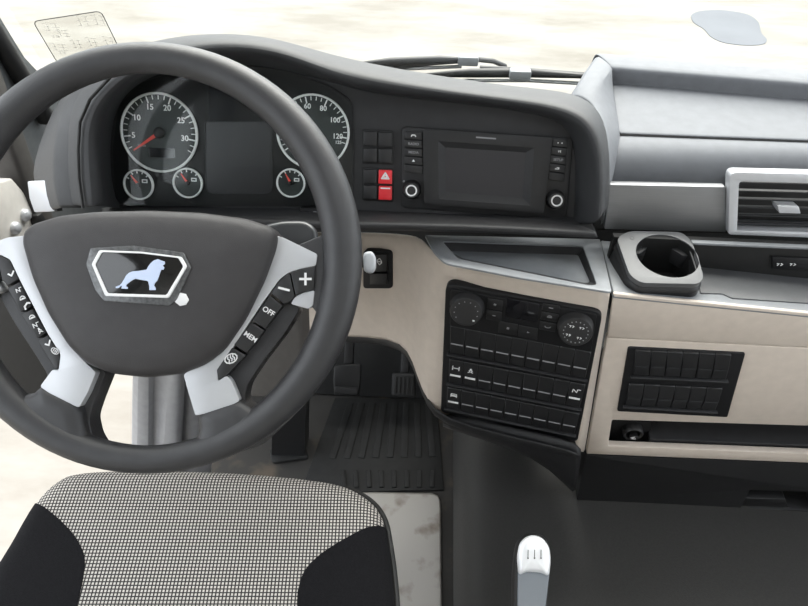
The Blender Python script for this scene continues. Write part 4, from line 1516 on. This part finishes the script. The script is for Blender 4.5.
bm.faces.new([bm.verts.new(p) for p in rows[0]])
kb = mk('knob', bm, 'black_plastic', GL, KFm.M, smooth=60)
kn2 = [(518, 576), (516.5, 556), (519, 544), (525.5, 537), (534, 535), (543, 538), (549.5, 547), (551, 560), (549, 577), (541, 573), (526, 572)]
kq = rounded(KFm.uvs(kn2, .003), .010, 5)
kn3 = [(517.5, 572), (526, 568.5), (541, 569.5), (549.5, 573.5), (545, 612), (542, 640), (516, 640), (517, 610)]
mk('grip', panel(rounded(KFm.uvs(kn3, .003), .003), (), -.010, .0050, .007, 4), 'grip_grey', GL, KFm.M, smooth=60)
c = KFm.uv(533, 556, .003)
rows = [[(x, y, .001) for x, y in kq]] + [[(c[0] + (x - c[0]) * s, c[1] + (y - c[1]) * s, h) for x, y in kq] for s, h in ((.99, .004), (.93, .0065), (.7, .009), (.3, .0105))]
bm = grid(rows, close=True)
bm.faces.new([bm.verts.new(p) for p in rows[-1]])
mk('silver_cap', bm, 'knob_silver', GL, KFm.M, smooth=60)
for px in (528, 534.5, 541):
    u, v = KFm.uv(px, 554, .0105)
    bm = stroke([(0, -.0045), (0, .0055)], .0009, 0, .0006)
    panel(circle(0, -.0055, .0012, 6), (), 0, .0006, bm=bm)
    mk('shift_mark', bm, 'print_dark', kb, KFm.at(u, v, .0106), smooth=0)
bm = tube([Vector((0, 0, -.01)), Vector((0, .01, .03)), KFm.hit(532, 640, -.02) - o_], [.05, .026, .02], 16)
mk('boot', bm, 'rubber', GL)

# ================================================================== seat
S0 = pt(200, 520, .95)
STF = Frame(S0, Vector((0.0, -.17, 1)), Vector((1, .06, 0)))
SEAT = thing('driver_seat', Vector((S0.x, .35, 0)), 'driver seat cushion in black and white woven cloth with black side bolsters', 'seat')
outl = [(-90, 720), (-40, 620), (-16, 570), (4, 538), (29, 497), (54, 474), (78, 466)]
front = [(78, 466), (130, 463.5), (200, 464.5), (260, 468), (310, 473), (345, 480)]
outr = [(345, 480), (370, 493), (384, 512), (390, 540), (394, 570), (397, 610), (400, 700)]


def dense(points, n=6):
    out_ = []
    for i in range(len(points) - 1):
        p0_, p1_, p2_, p3_ = (Vector(points[max(0, min(len(points) - 1, i + k))]) for k in (-1, 0, 1, 2))
        for j in range(n):
            t = j / n
            q = .5 * (2 * p1_ + (p2_ - p0_) * t + (2 * p0_ - 5 * p1_ + 4 * p2_ - p3_) * t * t + (3 * p1_ - p0_ - 3 * p2_ + p3_) * t ** 3)
            out_.append((q.x, q.y))
    return out_ + [tuple(points[-1])]


allp = dense(outl[:-1] + front[:-1] + outr)
iL, iF = 6 * (len(outl) - 1), 6 * (len(outl) + len(front) - 2)
L = [STF.uv(*p) for p in allp[:iL + 1]]
Fp = [STF.uv(*p) for p in allp[iL:iF + 1]]
Rr = [STF.uv(*p) for p in allp[iF:]]
vb = -.42
vtop = max(p[1] for p in Fp)


def interp(curve, v):
    """u on a boundary polyline at height v"""
    pts = sorted(curve, key=lambda p: p[1])
    if v <= pts[0][1]:
        return pts[0][0]
    for a, b_ in zip(pts, pts[1:]):
        if a[1] <= v <= b_[1]:
            t = (v - a[1]) / max(1e-9, b_[1] - a[1])
            return lerp(a[0], b_[0], t)
    return pts[-1][0]


# smooth outline of the cushion as a loop, then rows across it
VT_L, VT_R = L[-1][1], Rr[0][1]
bl = [STF.uv(*p) for p in dense([(31, 499), (44, 507), (60, 520), (74, 535), (82, 549), (85, 562), (82, 585), (76, 610), (60, 680), (40, 720)])]
br = [STF.uv(*p) for p in dense([(386, 522), (368, 527), (348, 537), (325, 551), (308, 566), (300, 582), (297, 610), (300, 700)])]


def left_edge(v):
    return interp(L, v)


def right_edge(v):
    return interp(Rr, v)


def frontv(u):
    """front boundary v at u"""
    pts = sorted(Fp)
    if u <= pts[0][0]:
        return interp([(b_, a) for a, b_ in L], u)
    if u >= pts[-1][0]:
        return interp([(b_, a) for a, b_ in Rr], u)
    return interp([(b_, a) for a, b_ in pts], u)


full = L[:-1] + Fp[:-1] + Rr
full_loop = rounded([(full[0][0] + .0, vb)] + full + [(full[-1][0], vb)], .012, 3)
segs = [(Vector(full_loop[i]), Vector(full_loop[(i + 1) % len(full_loop)])) for i in range(len(full_loop))]


def edge_dist(p):
    p = Vector(p)
    best = 9
    for a, b_ in segs:
        d_ = b_ - a
        t = max(0, min(1, (p - a).dot(d_) / max(1e-12, d_.length_squared)))
        best = min(best, (a + d_ * t - p).length)
    return best


def height(u, v):
    d_ = edge_dist((u, v))
    e = max(0.0, 1 - d_ / .035)
    return -.03 * (1 - math.sqrt(max(0, 1 - e * e))) + .0 * u


NV, NU = 120, 44
parts = {'seat_panel': [], 'left_bolster': [], 'right_bolster': []}
us0, us1 = min(p[0] for p in full), max(p[0] for p in full)
blv, brv = max(p[1] for p in bl), max(p[1] for p in br)


def fill(bounds):
    rows_ = []
    for lo, hi, v in bounds:
        rows_.append([(lerp(lo, hi, j / NU), v, 0) for j in range(NU + 1)])
    return rows_


# centre panel rows: from back to the bolster tops, then to the front edge where v bends with u
rowsC, rowsL, rowsR = [], [], []
vstart = vb
for i in range(NV + 1):
    t = i / NV
    row = []
    for j in range(NU + 1):
        s = j / NU
        # front edge parameter
        k = s * (len(Fp) - 1)
        k0_ = min(int(k), len(Fp) - 2)
        fu, fv = mixp(Fp[k0_], Fp[k0_ + 1], k - k0_)
        row.append((s, fu, fv, t))
    rowsC.append(row)


def boundC(v, side):
    if side < 0:
        return max(interp(bl, v), left_edge(v)) if v < blv else left_edge(v)
    return min(interp(br, v), right_edge(v)) if v < brv else right_edge(v)


gridC = []
for row in rowsC:
    out_ = []
    for s, fu, fv, t in row:
        v = lerp(vb, fv, t ** .9)
        lo, hi = boundC(v, -1), boundC(v, 1)
        u = lerp(lo, hi, s)
        out_.append((u, v, height(u, v)))
    gridC.append(out_)
bm = grid(gridC)
mk('seat_panel', bm, 'seat_weave', SEAT, STF.M, smooth=80)
for nm, side, vt in (('left_bolster', -1, blv), ('right_bolster', 1, brv)):
    rows = []
    for i in range(31):
        v = lerp(vb, vt, 1 - (1 - i / 30) ** 2.2)
        a = left_edge(v) if side < 0 else boundC(v, 1)
        b_ = boundC(v, -1) if side < 0 else right_edge(v)
        rows.append([(lerp(a, b_, j / 14), v, height(lerp(a, b_, j / 14), v) + .001) for j in range(15)])
    mk('bolster', grid(rows), 'bolster', SEAT, STF.M, smooth=80)
# side wall and piping
loop = full_loop
fw_ = [(x, y) for x, y in Fp]
mk('front_wall', grid([[(x, y + .0015, -.028) for x, y in fw_], [(x, y + .004, -.06) for x, y in fw_], [(x, y + .001, -.12) for x, y in fw_]]), 'seat_weave', SEAT, STF.M, smooth=80)
bm = grid([[(x, y, -.030) for x, y in loop], [(x, y, -.05) for x, y in loop], [(x, y, -.13) for x, y in loop]], close=True)
mk('side_wall', bm, 'bolster', SEAT, STF.M, smooth=80)
pip = [Vector((x, y, -.028)) for x, y in Rr]
mk('piping', tube(pip, .005, 8), 'deep_black', SEAT, STF.M)
mk('cushion_base', panel(loop, (), -.14, -.12), 'deep_black', SEAT, STF.M)
base = Matrix.Translation((S0.x, .35, 0))
mk('pedestal', boxb(-.18, .18, -.18, .12, 0, .47, .02), 'black_plastic', SEAT, base)

# ================================================================== things on and beyond the windscreen
DEC = [(34, 21), (38, 19.5), (98, 11), (103, 14), (108, 22), (124, 55), (124, 58), (62, 62), (56, 60), (52, 54)]
STK = thing('windscreen_sticker', WF.hit(80, 60), 'clear instruction sticker with dark outline in the lower left windscreen corner', 'sticker')
dq = rounded(WF.uvs([(33, 21), (101, 10.5), (127, 64), (58, 63)]), .012, 5)
mk('film', panel(dq, (), .0002, .0008), 'decal_film', STK, WF.M, smooth=0)
mk('outline', stroke(dq, .0016, .0008, .0014, closed=True), 'print_dark', STK, WF.M, smooth=0)
for (x, y, w_, h_) in ((44, 27, 16, 7), (57, 33, 12, 6), (52, 36, 8, 2), (76, 21, 14, 9), (93, 20, 13, 9), (51, 47, 16, 6), (72, 44, 10, 7), (59, 52, 7, 2), (87, 42, 11, 8), (103, 41, 12, 8)):
    c = WF.uv(x + w_ / 2, y)
    sx_ = abs(WF.uv(x + w_, y)[0] - WF.uv(x, y)[0]) / 2
    sy_ = abs(WF.uv(x, y + h_)[1] - WF.uv(x, y)[1]) / 2
    bm = bmesh.new()
    for k in range(3):
        yy = lerp(-sy_, sy_, k / 2)
        stroke([(-sx_, yy), (-sx_ * .3, yy + sy_ * .25)], .0006, .0008, .0012, bm)
        stroke([(0, yy), (sx_, yy + sy_ * .1)], .0006, .0008, .0012, bm)
    for k in range(2):
        xx = lerp(-sx_, sx_, (k + .5) / 2)
        stroke([(xx, -sy_), (xx + sx_ * .1, sy_)], .0005, .0008, .0012, bm)
    mk('diagram', bm, 'print_faint', STK, WF.at(c[0], c[1], 0), smooth=0)

# wipers outside
def wiper(name, label, arm, blade, joint):
    T = thing(name, pt(*arm[0]), label, 'wiper')
    o_ = MW[T.name].translation
    mk('arm', tube([pt(*p) - o_ for p in arm], .0075, 10, .7), 'dash_dark', T)
    P = [pt(*p) - o_ for p in blade]
    mk('blade', tube(P, [.004] + [.010] * (len(P) - 2) + [.004], 8, 1.0), 'black_plastic', T)
    mk('blade_rail', tube([p + Vector((0, .0, -.016)) for p in P], .004, 8), 'aluminium', T)
    J = pt(*joint) - o_
    mk('joint', boxb(J.x - .022, J.x + .022, J.y - .012, J.y + .012, J.z - .010, J.z + .010, .004), 'tray_grey', T)


YW = 1.45
wiper('windscreen_wiper', 'short black wiper end nearest the instrument hood, outside the glass', [(505, 66, 1.52), (493, 61, 1.50), (478, 59.5, 1.49), (430, 63, 1.49), (385, 70, 1.49)],
      [(352, 65, 1.48), (390, 62, 1.48), (440, 60, 1.48), (462, 59, 1.48)], (468, 60, 1.485))
wiper('windscreen_wiper', 'longer black wiper lying along the windscreen base beside the raised block', [(480, 68, 1.46), (520, 70, 1.46), (560, 73, 1.46), (600, 76, 1.46)],
      [(424, 75, 1.45), (470, 73, 1.45), (530, 73, 1.45), (600, 77, 1.45)], (520, 74, 1.44))

# door hinge fittings at the left of the dashboard
HG = thing('door_hinge', Vector((XL - .02, 1.15, .62)), 'pale painted door hinge plate with bolts left of the dashboard', 'hinge')
HF = Frame(ptx(18, 215, XL - .0), (1, 0, 0), (0, 1, 0))
hp = [HF.uv(*p) for p in ((-30, 190), (10, 178), (22, 192), (36, 222), (40, 240), (-30, 260))]
mk('plate', panel(hp, (), -.03, .004, .004), 'door_paint', HG, HF.M)
for x, y in ((14, 228), (24, 215)):
    u, v = HF.uv(x, y, .004)
    mk('bolt', lathe([(.012, .003), (.012, .010), (.008, .014), (0, .015)], 12), 'silver', HG, HF.at(u, v, 0))
mk('catch', panel(HF.uvs([(27, 215), (32, 212), (38, 222), (36, 226), (29, 225)]), (), .004, .02, .002), 'deep_black', HG, HF.M)
